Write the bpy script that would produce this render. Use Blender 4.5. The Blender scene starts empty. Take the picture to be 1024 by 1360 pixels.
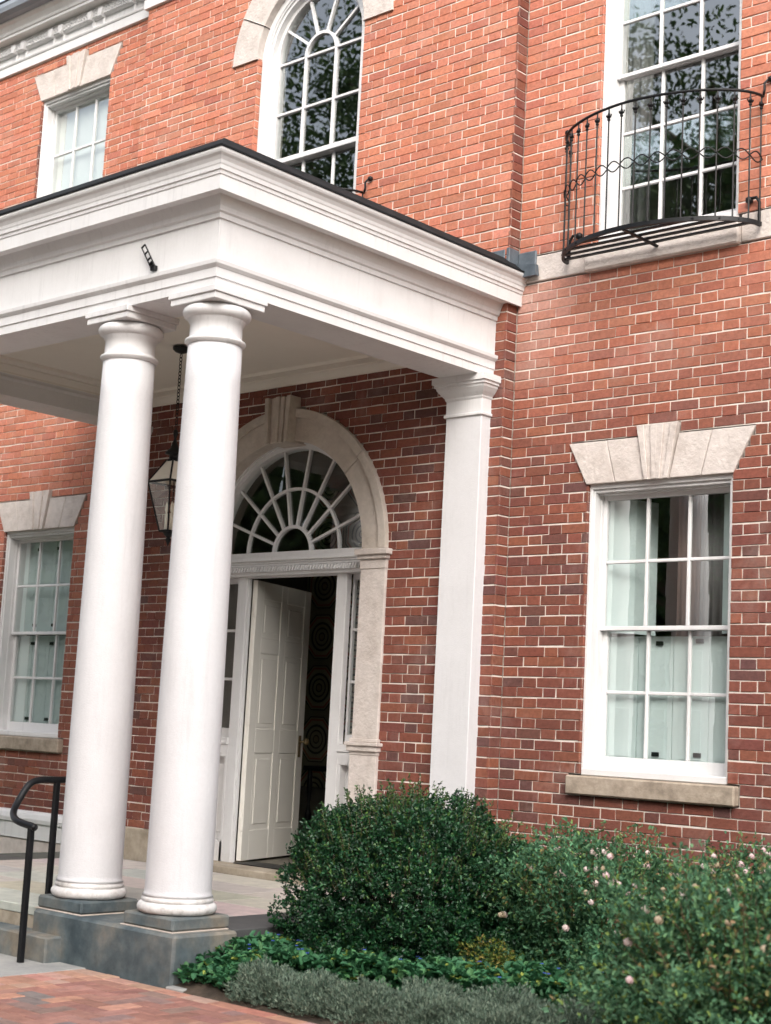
import bpy, math, random
import numpy as np
from mathutils import Vector
random.seed(7); RNG = np.random.default_rng(11)
S = bpy.context.scene
COL = S.collection
R = math.radians

# ------------------------------------------------------------------ camera, sky, sun, exposure
cam_d = bpy.data.cameras.new('camera'); cam = bpy.data.objects.new('camera', cam_d); COL.objects.link(cam)
cam.location = (6.3402, -8.1548, 1.4167); cam.rotation_euler = (1.712, -0.0508, 0.728)
cam_d.sensor_fit = 'VERTICAL'; cam_d.sensor_height = 36; cam_d.sensor_width = 36
cam_d.lens = 2041.2 / 1360 * 36
cam_d.clip_start = .05; cam_d.clip_end = 600
cam_d.dof.use_dof = True; cam_d.dof.focus_distance = 10.6; cam_d.dof.aperture_fstop = 2.6
S.camera = cam
SUN_EL, SUN_AZ = 36, -40      # azimuth measured from -Y towards -X (negative: right of the facade normal)
world = bpy.data.worlds.new('World'); S.world = world; world.use_nodes = True
nt = world.node_tree; nt.nodes.clear()
wo = nt.nodes.new('ShaderNodeOutputWorld'); bg = nt.nodes.new('ShaderNodeBackground'); sk = nt.nodes.new('ShaderNodeTexSky')
sk.sky_type = 'NISHITA'; sk.sun_disc = False; sk.sun_elevation = R(SUN_EL); sk.sun_rotation = R(180 + SUN_AZ)
sk.air_density = 1.0; sk.dust_density = 5.0; sk.ozone_density = 1.0
bg.inputs['Strength'].default_value = .15
hs = nt.nodes.new('ShaderNodeHueSaturation'); hs.inputs['Saturation'].default_value = .45; hs.inputs['Value'].default_value = 1.15   # thin high cloud
nt.links.new(sk.outputs[0], hs.inputs['Color']); nt.links.new(hs.outputs[0], bg.inputs[0]); nt.links.new(bg.outputs[0], wo.inputs[0])
sl = bpy.data.lights.new('sun', 'SUN'); sun = bpy.data.objects.new('sun', sl); COL.objects.link(sun)
sl.energy = .5; sl.angle = R(60); sl.color = (1, .955, .965)
az, el = R(SUN_AZ), R(SUN_EL)
sd = Vector((-math.sin(az) * math.cos(el), -math.cos(az) * math.cos(el), math.sin(el)))
sun.rotation_euler = sd.to_track_quat('Z', 'Y').to_euler(); sun.location = sd * 60
S.view_settings.view_transform = 'Standard'; S.view_settings.look = 'None'
S.view_settings.exposure = 1.17; S.view_settings.gamma = 1; S.view_settings.use_curve_mapping = False
S.render.engine = 'CYCLES'
S.cycles.max_bounces = 8; S.cycles.diffuse_bounces = 5; S.cycles.glossy_bounces = 3
S.cycles.transparent_max_bounces = 12; S.cycles.transmission_bounces = 4
S.cycles.caustics_reflective = False; S.cycles.caustics_refractive = False

# ------------------------------------------------------------------ materials
def nodes_of(name):
    m = bpy.data.materials.new(name); m.use_nodes = True; n = m.node_tree
    return m, n, n.nodes['Principled BSDF']
def bump_of(n, p, scale, strength, dist=.002, detail=4, coord=None):
    tx = n.nodes.new('ShaderNodeTexNoise'); tx.inputs['Scale'].default_value = scale; tx.inputs['Detail'].default_value = detail
    b = n.nodes.new('ShaderNodeBump'); b.inputs['Strength'].default_value = strength; b.inputs['Distance'].default_value = dist
    if coord: n.links.new(coord, tx.inputs['Vector'])
    n.links.new(tx.outputs['Fac'], b.inputs['Height']); n.links.new(b.outputs[0], p.inputs['Normal'])
    return tx
def noise_ramp(n, coord, scale, stops, detail=5, rough=.6):
    tx = n.nodes.new('ShaderNodeTexNoise'); tx.inputs['Scale'].default_value = scale; tx.inputs['Detail'].default_value = detail
    tx.inputs['Roughness'].default_value = rough
    n.links.new(coord, tx.inputs['Vector'])
    r = n.nodes.new('ShaderNodeValToRGB'); n.links.new(tx.outputs['Fac'], r.inputs[0])
    e = r.color_ramp.elements
    while len(e) < len(stops): e.new(.5)
    for k, (p_, c_) in enumerate(stops): e[k].position = p_; e[k].color = (*c_, 1)
    return r
def mixc(n, a, b, fac, mode='MIX'):
    m = n.nodes.new('ShaderNodeMix'); m.data_type = 'RGBA'; m.blend_type = mode
    for s, v in ((m.inputs[6], a), (m.inputs[7], b), (m.inputs[0], fac)):
        if hasattr(v, 'links') or isinstance(v, bpy.types.NodeSocket): n.links.new(v, s)
        elif isinstance(v, (int, float)): s.default_value = v
        else: s.default_value = (*v, 1)
    return m.outputs[2]
def mat_noise(name, stops, scale=3, rough=.7, bscale=60, bstr=.3, bdist=.002, fine=None, spec=.4, streak=None):
    m, n, p = nodes_of(name)
    co = n.nodes.new('ShaderNodeNewGeometry').outputs['Position']
    c = noise_ramp(n, co, scale, stops).outputs[0]
    if fine:
        f = noise_ramp(n, co, fine[0], [(.3, (fine[1],) * 3), (.7, (1, 1, 1))]).outputs[0]
        c = mixc(n, c, f, 1.0, 'MULTIPLY')
    if streak:
        mp_ = n.nodes.new('ShaderNodeMapping'); mp_.inputs['Scale'].default_value = (26, 26, 1.6); n.links.new(co, mp_.inputs[0])
        st_n = noise_ramp(n, mp_.outputs[0], 1.0, [(.30, (streak,) * 3), (.48, (1, 1, 1))], 4, .65).outputs[0]
        gate = noise_ramp(n, co, 1.3, [(.42, (0, 0, 0)), (.62, (1, 1, 1))], 3).outputs[0]
        c = mixc(n, c, mixc(n, c, st_n, 1.0, 'MULTIPLY'), gate)
    n.links.new(c, p.inputs['Base Color']); p.inputs['Roughness'].default_value = rough
    p.inputs['Specular IOR Level'].default_value = spec
    bump_of(n, p, bscale, bstr, bdist, coord=co)
    return m
def mat_tone(name, rough=.8, nscale=35, lo=.75, bscale=90, bstr=.5, bdist=.002, streak=True, bloom=.0):
    m, n, p = nodes_of(name)
    co = n.nodes.new('ShaderNodeNewGeometry').outputs['Position']
    at = n.nodes.new('ShaderNodeAttribute'); at.attribute_name = 'tone'
    f = noise_ramp(n, co, nscale, [(.28, (lo,) * 3), (.55, (1, 1, 1)), (.8, (1.18, 1.15, 1.1))]).outputs[0]
    c = mixc(n, at.outputs['Color'], f, 1.0, 'MULTIPLY')
    if bloom:
        w = noise_ramp(n, co, 2.2, [(.52, (0, 0, 0)), (.75, (1, 1, 1))], 8, .7).outputs[0]
        wm = n.nodes.new('ShaderNodeMath'); wm.operation = 'MULTIPLY'; wm.inputs[1].default_value = bloom
        n.links.new(w, wm.inputs[0])
        c = mixc(n, c, (.55, .47, .42), wm.outputs[0])
    n.links.new(c, p.inputs['Base Color']); p.inputs['Roughness'].default_value = rough
    p.inputs['Specular IOR Level'].default_value = .25
    bump_of(n, p, bscale, bstr, bdist, 6, co)
    return m
M = {}
M['brick'] = mat_tone('brick_face', bloom=.20, bscale=70, bstr=.8, bdist=.003)
M['paver'] = mat_tone('paver_face', nscale=18, lo=.7, bloom=.12, bstr=.4)
M['mortar'] = mat_noise('lime_mortar', [(.3, (.62, .56, .49)), (.7, (.80, .75, .69))], 9, .9, 120, .6, .002)
M['white'] = mat_noise('white_paint', [(.25, (.65, .645, .645)), (.5, (.70, .698, .70)), (.75, (.72, .718, .72))], 4, .5, 18, .2, .003, fine=(60, .97), streak=.86)
M['column_white'] = mat_noise('white_stucco', [(.3, (.63, .628, .64)), (.7, (.67, .67, .685))], 3, .65, 130, .6, .003, fine=(45, .95), streak=.90)
M['old_paint'] = mat_noise('weathered_white_paint', [(.30, (.42, .40, .38)), (.42, (.66, .64, .62)), (.6, (.78, .77, .76))], 9, .7, 45, .8, .005, fine=(30, .85))
M['ceiling'] = mat_noise('ceiling_paint', [(.3, (.76, .72, .65)), (.7, (.80, .76, .69))], 2, .6, 30, .1, .002)
M['stone'] = mat_noise('pale_limestone', [(.25, (.48, .42, .38)), (.5, (.60, .54, .50)), (.75, (.66, .60, .56))], 7, .85, 45, 1.0, .006, fine=(25, .86))
M['stone_arch'] = mat_noise('warm_arch_stone', [(.25, (.44, .38, .32)), (.5, (.55, .49, .43)), (.75, (.62, .56, .51))], 3.5, .85, 45, .9, .005, fine=(22, .84))
M['stone_old'] = mat_noise('old_sandstone', [(.25, (.26, .22, .16)), (.5, (.42, .36, .28)), (.75, (.52, .45, .36))], 5, .85, 60, .8, .003, fine=(30, .8))
M['stone_tan'] = mat_noise('tan_sill_stone', [(.25, (.22, .18, .14)), (.5, (.40, .33, .26)), (.75, (.50, .42, .34))], 9, .85, 60, .8, .003, fine=(40, .8))
M['base_stone'] = mat_noise('weathered_base_stone', [(.28, (.050, .072, .084)), (.42, (.100, .130, .142)), (.54, (.175, .188, .18)), (.69, (.28, .24, .185))], 2.9, .7, 40, .5, .004, fine=(14, .65))
M['dark_stone'] = mat_noise('near_black_stone', [(.3, (.012, .012, .011)), (.7, (.05, .045, .04))], 6, .8, 40, .5, .004)  # near-black stone colour for the porch foundation
M['flag'] = mat_tone('flagstone', .7, 12, .82, 40, .3, .002)
M['mortar_w'] = mat_noise('pale_joint', [(.3, (.42, .36, .30)), (.7, (.55, .48, .42))], 12, .9, 80, .5)
M['concrete'] = mat_noise('concrete_pad', [(.3, (.30, .30, .29)), (.7, (.44, .43, .40))], 3, .9, 70, .5, .002, fine=(40, .85))
M['iron'] = mat_noise('black_iron', [(.3, (.003, .0035, .004)), (.7, (.008, .0085, .010))], 20, .45, 90, .3, .001, spec=.3)
M['lead'] = mat_noise('grey_lead_flashing', [(.3, (.05, .065, .08)), (.7, (.13, .155, .18))], 9, .5, 14, .5, .01)
M['roof_dark'] = mat_noise('dark_roofing', [(.3, (.006, .007, .008)), (.7, (.018, .020, .022))], 9, .85, 60, .3, spec=.2)
M['gutter'] = mat_noise('grey_gutter', [(.3, (.18, .21, .25)), (.7, (.28, .31, .35))], 3, .5, 20, .2)
M['dark'] = mat_noise('dark_interior', [(.3, (.12, .11, .09)), (.7, (.17, .155, .125))], 2, .9, 10, .1)
M['door_white'] = mat_noise('door_paint', [(.3, (.76, .74, .68)), (.7, (.80, .78, .72))], 3, .4, 25, .15)
M['shutter'] = mat_noise('pale_teal_shutter', [(.3, (.77, .86, .86)), (.7, (.82, .89, .89))], 3, .6, 25, .15)
M['curtain'] = mat_noise('brown_curtain', [(.3, (.16, .10, .085)), (.7, (.20, .13, .11))], 3, .9, 25, .15)
M['curtain_grey'] = mat_noise('grey_curtain', [(.3, (.20, .19, .19)), (.7, (.28, .26, .26))], 3, .9, 25, .15)
M['brass'] = mat_noise('old_brass', [(.3, (.10, .07, .03)), (.7, (.18, .13, .06))], 30, .35, 60, .2); 
M['blind'] = mat_noise('white_blind', [(.3, (.80, .80, .78)), (.7, (.84, .84, .82))], 3, .9, 25, .1)
M['candle'] = mat_noise('candle_sleeve', [(.3, (.75, .70, .60)), (.7, (.8, .75, .66))], 3, .6, 25, .1)
M['soil'] = mat_noise('garden_soil', [(.3, (.03, .022, .015)), (.7, (.09, .065, .045))], 14, .95, 30, 1, .01)
M['sand'] = mat_noise('sand_joint', [(.3, (.22, .18, .15)), (.7, (.34, .29, .25))], 30, .95, 60, .5)
M['bounce'] = mat_noise('pale_bounce_ground', [(.3, (.42, .38, .33)), (.7, (.56, .52, .46))], 40, .95, 60, 1, .01)  # pale colour of the added ground that bounces light
M['lawn'] = mat_noise('lawn_grass', [(.3, (.035, .06, .02)), (.7, (.07, .10, .035))], 3, .95, 30, 1, .02)
M['bark'] = mat_noise('tree_bark', [(.3, (.06, .045, .035)), (.7, (.13, .10, .075))], 12, .95, 25, 1, .02)
M['stem'] = mat_noise('woody_stem', [(.3, (.07, .05, .03)), (.7, (.14, .10, .06))], 30, .8, 60, .3)
def glass(name, tint, k, base):
    m = bpy.data.materials.new(name); m.use_nodes = True; n = m.node_tree; n.nodes.clear()
    o = n.nodes.new('ShaderNodeOutputMaterial'); mx = n.nodes.new('ShaderNodeMixShader')
    t = n.nodes.new('ShaderNodeBsdfTransparent'); g = n.nodes.new('ShaderNodeBsdfGlossy')
    ma = n.nodes.new('ShaderNodeMath'); ma.operation = 'MULTIPLY_ADD'; ma.use_clamp = True
    ma.inputs[1].default_value = k; ma.inputs[2].default_value = base
    co = n.nodes.new('ShaderNodeNewGeometry')
    tx = n.nodes.new('ShaderNodeTexNoise'); tx.inputs['Scale'].default_value = 2.0; tx.inputs['Detail'].default_value = 2
    b = n.nodes.new('ShaderNodeBump'); b.inputs['Strength'].default_value = .04; b.inputs['Distance'].default_value = .02
    n.links.new(co.outputs['Position'], tx.inputs['Vector']); n.links.new(tx.outputs['Fac'], b.inputs['Height']); n.links.new(b.outputs[0], g.inputs['Normal'])
    t.inputs[0].default_value = (*tint, 1); g.inputs[0].default_value = (.95, .97, .96, 1); g.inputs['Roughness'].default_value = .004
    def mth(op, a, b=None):
        q = n.nodes.new('ShaderNodeMath'); q.operation = op
        for i, v in enumerate((a, b)):
            if v is None: continue
            if isinstance(v, (int, float)): q.inputs[i].default_value = v
            else: n.links.new(v, q.inputs[i])
        return q.outputs[0]
    dt = n.nodes.new('ShaderNodeVectorMath'); dt.operation = 'DOT_PRODUCT'
    n.links.new(co.outputs['Incoming'], dt.inputs[0]); n.links.new(co.outputs['Normal'], dt.inputs[1])
    sch = mth('ADD', mth('MULTIPLY', mth('POWER', mth('SUBTRACT', 1.0, mth('ABSOLUTE', dt.outputs['Value'])), 5.0), .92), .08)
    n.links.new(sch, ma.inputs[0]); n.links.new(ma.outputs[0], mx.inputs[0])
    n.links.new(t.outputs[0], mx.inputs[1]); n.links.new(g.outputs[0], mx.inputs[2]); n.links.new(mx.outputs[0], o.inputs[0])
    return m
M['glass'] = glass('window_glass', (.93, .985, .97), 3.3, .0)
M['glass_door'] = glass('doorway_glass', (.93, .97, .95), 1.7, .0)
M['glass_clear'] = glass('lantern_glass', (.93, .93, .9), 1.2, .02)
def mat_leaf(name, rough=.45, trans=.25, spec=.4):
    m, n, p = nodes_of(name)
    at = n.nodes.new('ShaderNodeAttribute'); at.attribute_name = 'tone'
    n.links.new(at.outputs['Color'], p.inputs['Base Color']); p.inputs['Roughness'].default_value = rough
    p.inputs['Specular IOR Level'].default_value = spec
    tr = n.nodes.new('ShaderNodeBsdfTranslucent'); mx = n.nodes.new('ShaderNodeMixShader'); mx.inputs[0].default_value = trans
    n.links.new(at.outputs['Color'], tr.inputs[0])
    o = n.nodes['Material Output']
    n.links.new(p.outputs[0], mx.inputs[1]); n.links.new(tr.outputs[0], mx.inputs[2]); n.links.new(mx.outputs[0], o.inputs[0])
    return m
M['leaf_gloss'] = mat_leaf('glossy_leaf', .38, .15, .5)
M['leaf'] = mat_leaf('soft_leaf', .55, .3, .3)
M['petal'] = mat_leaf('flower_petal', .6, .3, .2)
# wallpaper with printed octagonal medallions
def wallpaper():
    m, n, p = nodes_of('medallion_wallpaper')
    co = n.nodes.new('ShaderNodeNewGeometry').outputs['Position']
    sx = n.nodes.new('ShaderNodeSeparateXYZ'); n.links.new(co, sx.inputs[0])
    def mth(op, a, b=None, c=None):
        q = n.nodes.new('ShaderNodeMath'); q.operation = op
        for i, v in enumerate((a, b, c)):
            if v is None: continue
            if isinstance(v, (int, float)): q.inputs[i].default_value = v
            else: n.links.new(v, q.inputs[i])
        return q.outputs[0]
    u = mth('SUBTRACT', mth('WRAP', mth('ADD', sx.outputs[0], 4.04), .23, -.23), 0.0)
    v = mth('WRAP', mth('SUBTRACT', sx.outputs[2], 1.79), .245, -.245)
    au, av = mth('ABSOLUTE', u), mth('ABSOLUTE', v)
    oc = mth('MAXIMUM', mth('MAXIMUM', au, av), mth('MULTIPLY', mth('ADD', au, av), .7071))
    rr = mth('SQRT', mth('ADD', mth('MULTIPLY', u, u), mth('MULTIPLY', v, v)))
    r1 = n.nodes.new('ShaderNodeValToRGB'); r1.color_ramp.interpolation = 'CONSTANT'
    n.links.new(mth('MULTIPLY', oc, 4.0), r1.inputs[0])
    st = [(0, (.30, .28, .19)), (.70, (.30, .10, .06)), (.76, (.30, .28, .19)), (.82, (.04, .035, .025)), (.86, (.22, .21, .14))]
    while len(r1.color_ramp.elements) < len(st): r1.color_ramp.elements.new(.5)
    for k, (a, c_) in enumerate(st): r1.color_ramp.elements[k].position = a; r1.color_ramp.elements[k].color = (*c_, 1)
    r2 = n.nodes.new('ShaderNodeValToRGB'); r2.color_ramp.interpolation = 'CONSTANT'
    n.links.new(mth('MULTIPLY', rr, 4.0), r2.inputs[0])
    st = [(0, (.26, .22, .14)), (.12, (.04, .035, .025)), (.17, (.30, .28, .19)), (.30, (.05, .045, .03)), (.36, (.30, .28, .19)), (.48, (.05, .05, .035)), (.56, (.30, .28, .19))]
    while len(r2.color_ramp.elements) < len(st): r2.color_ramp.elements.new(.5)
    for k, (a, c_) in enumerate(st): r2.color_ramp.elements[k].position = a; r2.color_ramp.elements[k].color = (*c_, 1)
    c = mixc(n, r2.outputs[0], r1.outputs[0], mth('GREATER_THAN', rr, .165))
    n.links.new(c, p.inputs['Base Color']); p.inputs['Roughness'].default_value = .9
    return m
M['wallpaper'] = wallpaper()

# ------------------------------------------------------------------ mesh helpers
def wloc(o):
    v = Vector((0, 0, 0))
    while o is not None: v = v + o.location; o = o.parent
    return v
class MB:
    def __init__(s): s.v = []; s.f = []; s.t = []; s.cur = (1, 1, 1)
    def add(s, vs, fs, tone=None):
        b = len(s.v); s.v.extend(vs); s.f.extend([tuple(b + i for i in f) for f in fs]); s.t.extend([tone or s.cur] * len(vs)); return s
    def build(s, name, mat, parent=None, smooth=False, tone=False, kind=None, bevel=0):
        me = bpy.data.meshes.new(name); me.from_pydata([tuple(v) for v in s.v], [], s.f); me.validate(); me.update()
        if smooth: me.polygons.foreach_set('use_smooth', [True] * len(me.polygons))
        if tone and len(me.vertices) == len(s.t):
            a = me.color_attributes.new('tone', 'FLOAT_COLOR', 'POINT')
            a.data.foreach_set('color', np.c_[np.array(s.t, float), np.ones(len(s.t))].ravel())
        me.materials.append(mat)
        o = bpy.data.objects.new(name, me); COL.objects.link(o)
        if parent is not None: o.location = -wloc(parent); o.parent = parent
        if kind: o['kind'] = kind
        if bevel:
            bm = o.modifiers.new('bevel', 'BEVEL'); bm.width = bevel; bm.segments = 2; bm.limit_method = 'ANGLE'; bm.angle_limit = R(50)
        return o
    def box(s, x0, x1, y0, y1, z0, z1, e=0, tone=None):
        if x1 < x0: x0, x1 = x1, x0
        if y1 < y0: y0, y1 = y1, y0
        if z1 < z0: z0, z1 = z1, z0
        if e <= 0:
            vs = [(x, y, z) for x in (x0, x1) for y in (y0, y1) for z in (z0, z1)]
            return s.add(vs, [(0, 1, 3, 2), (4, 6, 7, 5), (0, 4, 5, 1), (2, 3, 7, 6), (0, 2, 6, 4), (1, 5, 7, 3)], tone)
        e = min(e, (x1 - x0) * .45, (y1 - y0) * .45, (z1 - z0) * .45)
        lo, hi = (x0, y0, z0), (x1, y1, z1); vs = []; idx = {}
        for c in range(8):
            sg = [(c >> k) & 1 for k in range(3)]
            for ax in range(3):
                p = [hi[k] if sg[k] else lo[k] for k in range(3)]
                for k in range(3):
                    if k != ax: p[k] += -e if sg[k] else e
                idx[(tuple(sg), ax)] = len(vs); vs.append(tuple(p))
        F = []
        for ax in range(3):
            a, b = [k for k in range(3) if k != ax]
            for sv in (0, 1):
                q = []
                for (i, j) in ((0, 0), (1, 0), (1, 1), (0, 1)):
                    sg = [0, 0, 0]; sg[ax] = sv; sg[a] = i; sg[b] = j; q.append(idx[(tuple(sg), ax)])
                flip = (sv == 0) ^ (ax == 1)
                F.append(tuple(q[::-1] if flip else q))
            for i in (0, 1):
                for j in (0, 1):
                    s0 = [0, 0, 0]; s0[a] = i; s0[b] = j; s1 = list(s0); s1[ax] = 1
                    F.append((idx[(tuple(s0), a)], idx[(tuple(s1), a)], idx[(tuple(s1), b)], idx[(tuple(s0), b)]))
        for c in range(8):
            sg = tuple((c >> k) & 1 for k in range(3)); F.append((idx[(sg, 0)], idx[(sg, 1)], idx[(sg, 2)]))
        return s.add(vs, F, tone)
    def tube(s, pts, r, n=8, cap=True, tone=None):
        pts = [Vector(p) for p in pts]; b = len(s.v); vs = []; fs = []
        rs = r if isinstance(r, (list, tuple)) else [r] * len(pts)
        ref = None
        for i, p in enumerate(pts):
            d = (pts[min(i + 1, len(pts) - 1)] - pts[max(i - 1, 0)]).normalized()
            if ref is None: ref = Vector((0, 0, 1)) if abs(d.z) < .9 else Vector((1, 0, 0))
            u = d.cross(ref).normalized(); w = u.cross(d).normalized(); ref = w
            for k in range(n):
                a = 2 * math.pi * k / n; vs.append(tuple(p + (u * math.cos(a) + w * math.sin(a)) * rs[i]))
        for i in range(len(pts) - 1):
            for k in range(n): fs.append((i * n + k, i * n + (k + 1) % n, (i + 1) * n + (k + 1) % n, (i + 1) * n + k))
        if cap: fs.append(tuple(range(n))[::-1]); fs.append(tuple((len(pts) - 1) * n + k for k in range(n)))
        return s.add(vs, fs, tone)
    def lathe(s, cx, cy, prof, n=48, tone=None):
        vs = []; fs = []
        for r_, z in prof:
            for k in range(n): a = 2 * math.pi * k / n; vs.append((cx + r_ * math.cos(a), cy + r_ * math.sin(a), z))
        for i in range(len(prof) - 1):
            for k in range(n): fs.append((i * n + k, i * n + (k + 1) % n, (i + 1) * n + (k + 1) % n, (i + 1) * n + k))
        fs.append(tuple(range(n))[::-1]); fs.append(tuple((len(prof) - 1) * n + k for k in range(n)))
        return s.add(vs, fs, tone)
    def ring(s, cx, cz, r0, r1, y0, y1, a0, a1, n=24):   # arch piece in the facade plane, front y0, back y1
        vs = []; fs = []
        for i in range(n + 1):
            a = R(a0 + (a1 - a0) * i / n); c, q = math.cos(a), math.sin(a)
            vs += [(cx + r0 * c, y0, cz + r0 * q), (cx + r1 * c, y0, cz + r1 * q), (cx + r1 * c, y1, cz + r1 * q), (cx + r0 * c, y1, cz + r0 * q)]
        for i in range(n):
            for k in range(4): fs.append((4 * i + k, 4 * i + (k + 1) % 4, 4 * i + 4 + (k + 1) % 4, 4 * i + 4 + k))
        fs.append((0, 1, 2, 3)); fs.append((4 * n + 3, 4 * n + 2, 4 * n + 1, 4 * n))
        return s.add(vs, fs)
    def prism(s, poly, y0, y1, tone=None):               # polygon in x,z pushed from y0 back to y1
        n = len(poly); vs = [(x, y0, z) for x, z in poly] + [(x, y1, z) for x, z in poly]
        return s.add(vs, [tuple(range(n)), tuple(range(n, 2 * n))[::-1]] + [(k, k + n, (k + 1) % n + n, (k + 1) % n) for k in range(n)], tone)
    def sweep(s, ringf, prof):                            # ringf(p) -> list of (x, y) path corners for offset p
        rows = [[(x, y, z) for x, y in ringf(p)] for p, z in prof]; m = len(rows[0]); vs = [v for r_ in rows for v in r_]; fs = []
        for i in range(len(rows) - 1):
            for k in range(m - 1): fs.append((i * m + k, (i + 1) * m + k, (i + 1) * m + k + 1, i * m + k + 1))
        return s.add(vs, fs)
def root(name, label, cat, loc=(0, 0, 0), group=None):
    o = bpy.data.objects.new(name, None); COL.objects.link(o); o.location = loc; o['label'] = label; o['category'] = cat
    o.empty_display_size = .2
    if group: o['group'] = group
    return o
def tag(o, label=None, cat=None, group=None, kind=None):
    for k, v in (('label', label), ('category', cat), ('group', group), ('kind', kind)):
        if v: o[k] = v
    return o
def copy_tree(o, parent=None):
    c = o.copy(); COL.objects.link(c)
    if parent is not None: c.parent = parent
    for ch in o.children: copy_tree(ch, c)
    return c

# ------------------------------------------------------------------ measured frame of the building (metres)
XM = -2.117; XL = 2 * XM; D0 = .112          # bay axis, bay left corner, setback of the wings
CO = .0677; ZK = 3.9138                      # brick course and the height of course line 0
GZ = .03; FL = .292                          # ground and porch floor
def mir(x): return 2 * XM - x
WL, WR = .6455, 1.700
WINS = dict(lr=(WL, WR, 1.204, 3.079), ur=(WL, WR, 4.714, 7.337), ll=(mir(WR), mir(WL), 1.204, 3.079), ul=(mir(WR), mir(WL), 5.45, 7.337))

# ------------------------------------------------------------------ camera maths (only used to choose which bricks are separate objects)
def cam_px(p):
    q = cam.rotation_euler.to_matrix().transposed() @ (Vector(p) - cam.location)
    return 512 + 2041.2 * q.x / -q.z, 680 - 2041.2 * q.y / -q.z, -q.z

# ================================================================== BUILDING
B = root('brick_building', 'two storey red brick building with white trimmed windows, arched doorway and projecting centre bay', 'building', (0, .3, 0))

def hole_right(z):
    hs = []
    for k in ('lr', 'ur'):
        a, b, z0, z1 = WINS[k]
        if z0 - .0 < z < z1: hs.append((a, b))
        for (lz0, lz1, off) in ((3.079, 3.361, .16), (7.337, 7.60, .16)):
            pass
    if 3.079 <= z < 3.425 or 7.337 <= z < 7.683:
        b0 = 3.079 if z < 5 else 7.337
        t = (z - b0) / .282
        if t <= 1: hs.append((WL - .012 - .148 * t, WR + .012 + .148 * t))
        else: hs.append((1.020, 1.326))
    if 1.07 < z < 1.204: hs.append((.56, 1.785))
    if 4.533 < z < 4.714: hs.append((-1, 9))
    return hs
def hole_left(z):
    hs = [(mir(b), mir(a)) for a, b in hole_right(z) if not (4.533 < z < 5.2)]
    if 5.45 > z > 5.2 or 4.714 < z < 5.45: hs = []
    if z > 7.75 or z < .55: hs.append((-20, 9))
    return hs
def hole_bay(z):
    hs = []
    # doorway with stone surround
    if z < 2.71: hs.append((XM - 1.125, XM + 1.125))
    elif z < 2.71 + 1.11: r_ = math.sqrt(max(0, 1.12 ** 2 - (z - 2.71) ** 2)); hs.append((XM - r_, XM + r_))
    if 3.75 < z < 3.925: hs.append((XM - .14, XM + .14))
    # arched window
    if 4.95 < z < 6.86: hs.append((XM - .598, XM + .598))
    elif 6.86 <= z < 6.86 + .89: r_ = math.sqrt(max(0, .895 ** 2 - (z - 6.87) ** 2)); hs.append((XM - r_, XM + r_))
    if z < .53: hs.append((XL - 1, 1))
    if z > 7.75: hs.append((-20, 9))
    return hs
def segs(lo, hi, holes):
    out = [(lo, hi)]
    for a, b in holes:
        nx = []
        for s0, s1 in out:
            if b <= s0 or a >= s1: nx.append((s0, s1)); continue
            if a > s0: nx.append((s0, a))
            if b < s1: nx.append((b, s1))
        out = nx
    return [q for q in out if q[1] - q[0] > .02]
PAL_LIT = [((.50, .195, .125), 3), ((.485, .182, .115), 4), ((.46, .170, .105), 3), ((.53, .215, .14), 2), ((.42, .155, .105), .6)]  # stronger light of the upper walls put into the brick colour
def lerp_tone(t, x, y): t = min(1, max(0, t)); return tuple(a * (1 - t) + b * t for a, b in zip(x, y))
PAL_SHADE = [((.208, .074, .050), 4), ((.188, .066, .047), 5), ((.168, .060, .046), 3.5), ((.232, .084, .053), 1.5), ((.145, .060, .049), 1.8), ((.122, .058, .051), .8)]  # dark purple bricks among them; lower-wall shade is painted into these tones
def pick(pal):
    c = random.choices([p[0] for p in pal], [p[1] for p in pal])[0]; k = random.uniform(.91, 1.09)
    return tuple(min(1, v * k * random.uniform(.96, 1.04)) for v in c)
BRICKS = []      # (wallkey, map function, u0, u1, z0, z1, tone)
def add_brick(mb, mp, u0, u1, z0, z1, tone, rnd):
    wv = .0016 * math.sin(2.3 * u0 + z0 * 31) + .0010 * math.sin(7 * u0 + z0 * 53); z0 += wv; z1 += wv
    J = rnd.uniform(.0027, .0040); e = rnd.uniform(.0022, .0045); j = lambda: rnd.uniform(-.0019, .0019); dp = rnd.uniform(-.0020, .0012)
    a0, a1, b0, b1 = u0 + J, u1 - J, z0 + J, z1 - J
    c = [(a0 + j(), b0 + j()), (a1 + j(), b0 + j()), (a1 + j(), b1 + j()), (a0 + j(), b1 + j())]
    m = ((a0 + a1) / 2, (b0 + b1) / 2)
    ins = [(x + (e if x < m[0] else -e), z + (e if z < m[1] else -e)) for x, z in c]
    tl = [rnd.uniform(-.0010, .0010) for _ in range(4)]
    vs = [mp(x, dp + tl[k], z) for k, (x, z) in enumerate(ins)] + [mp(x, dp + e, z) for x, z in c] + [mp(x, .016, z) for x, z in c]
    fs = [(0, 1, 2, 3)] + [(k + 4, (k + 1) % 4 + 4, (k + 1) % 4, k) for k in range(4)] + [(k + 8, (k + 1) % 4 + 8, (k + 1) % 4 + 4, k + 4) for k in range(4)]
    mb.add(vs, fs, tone)
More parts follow.
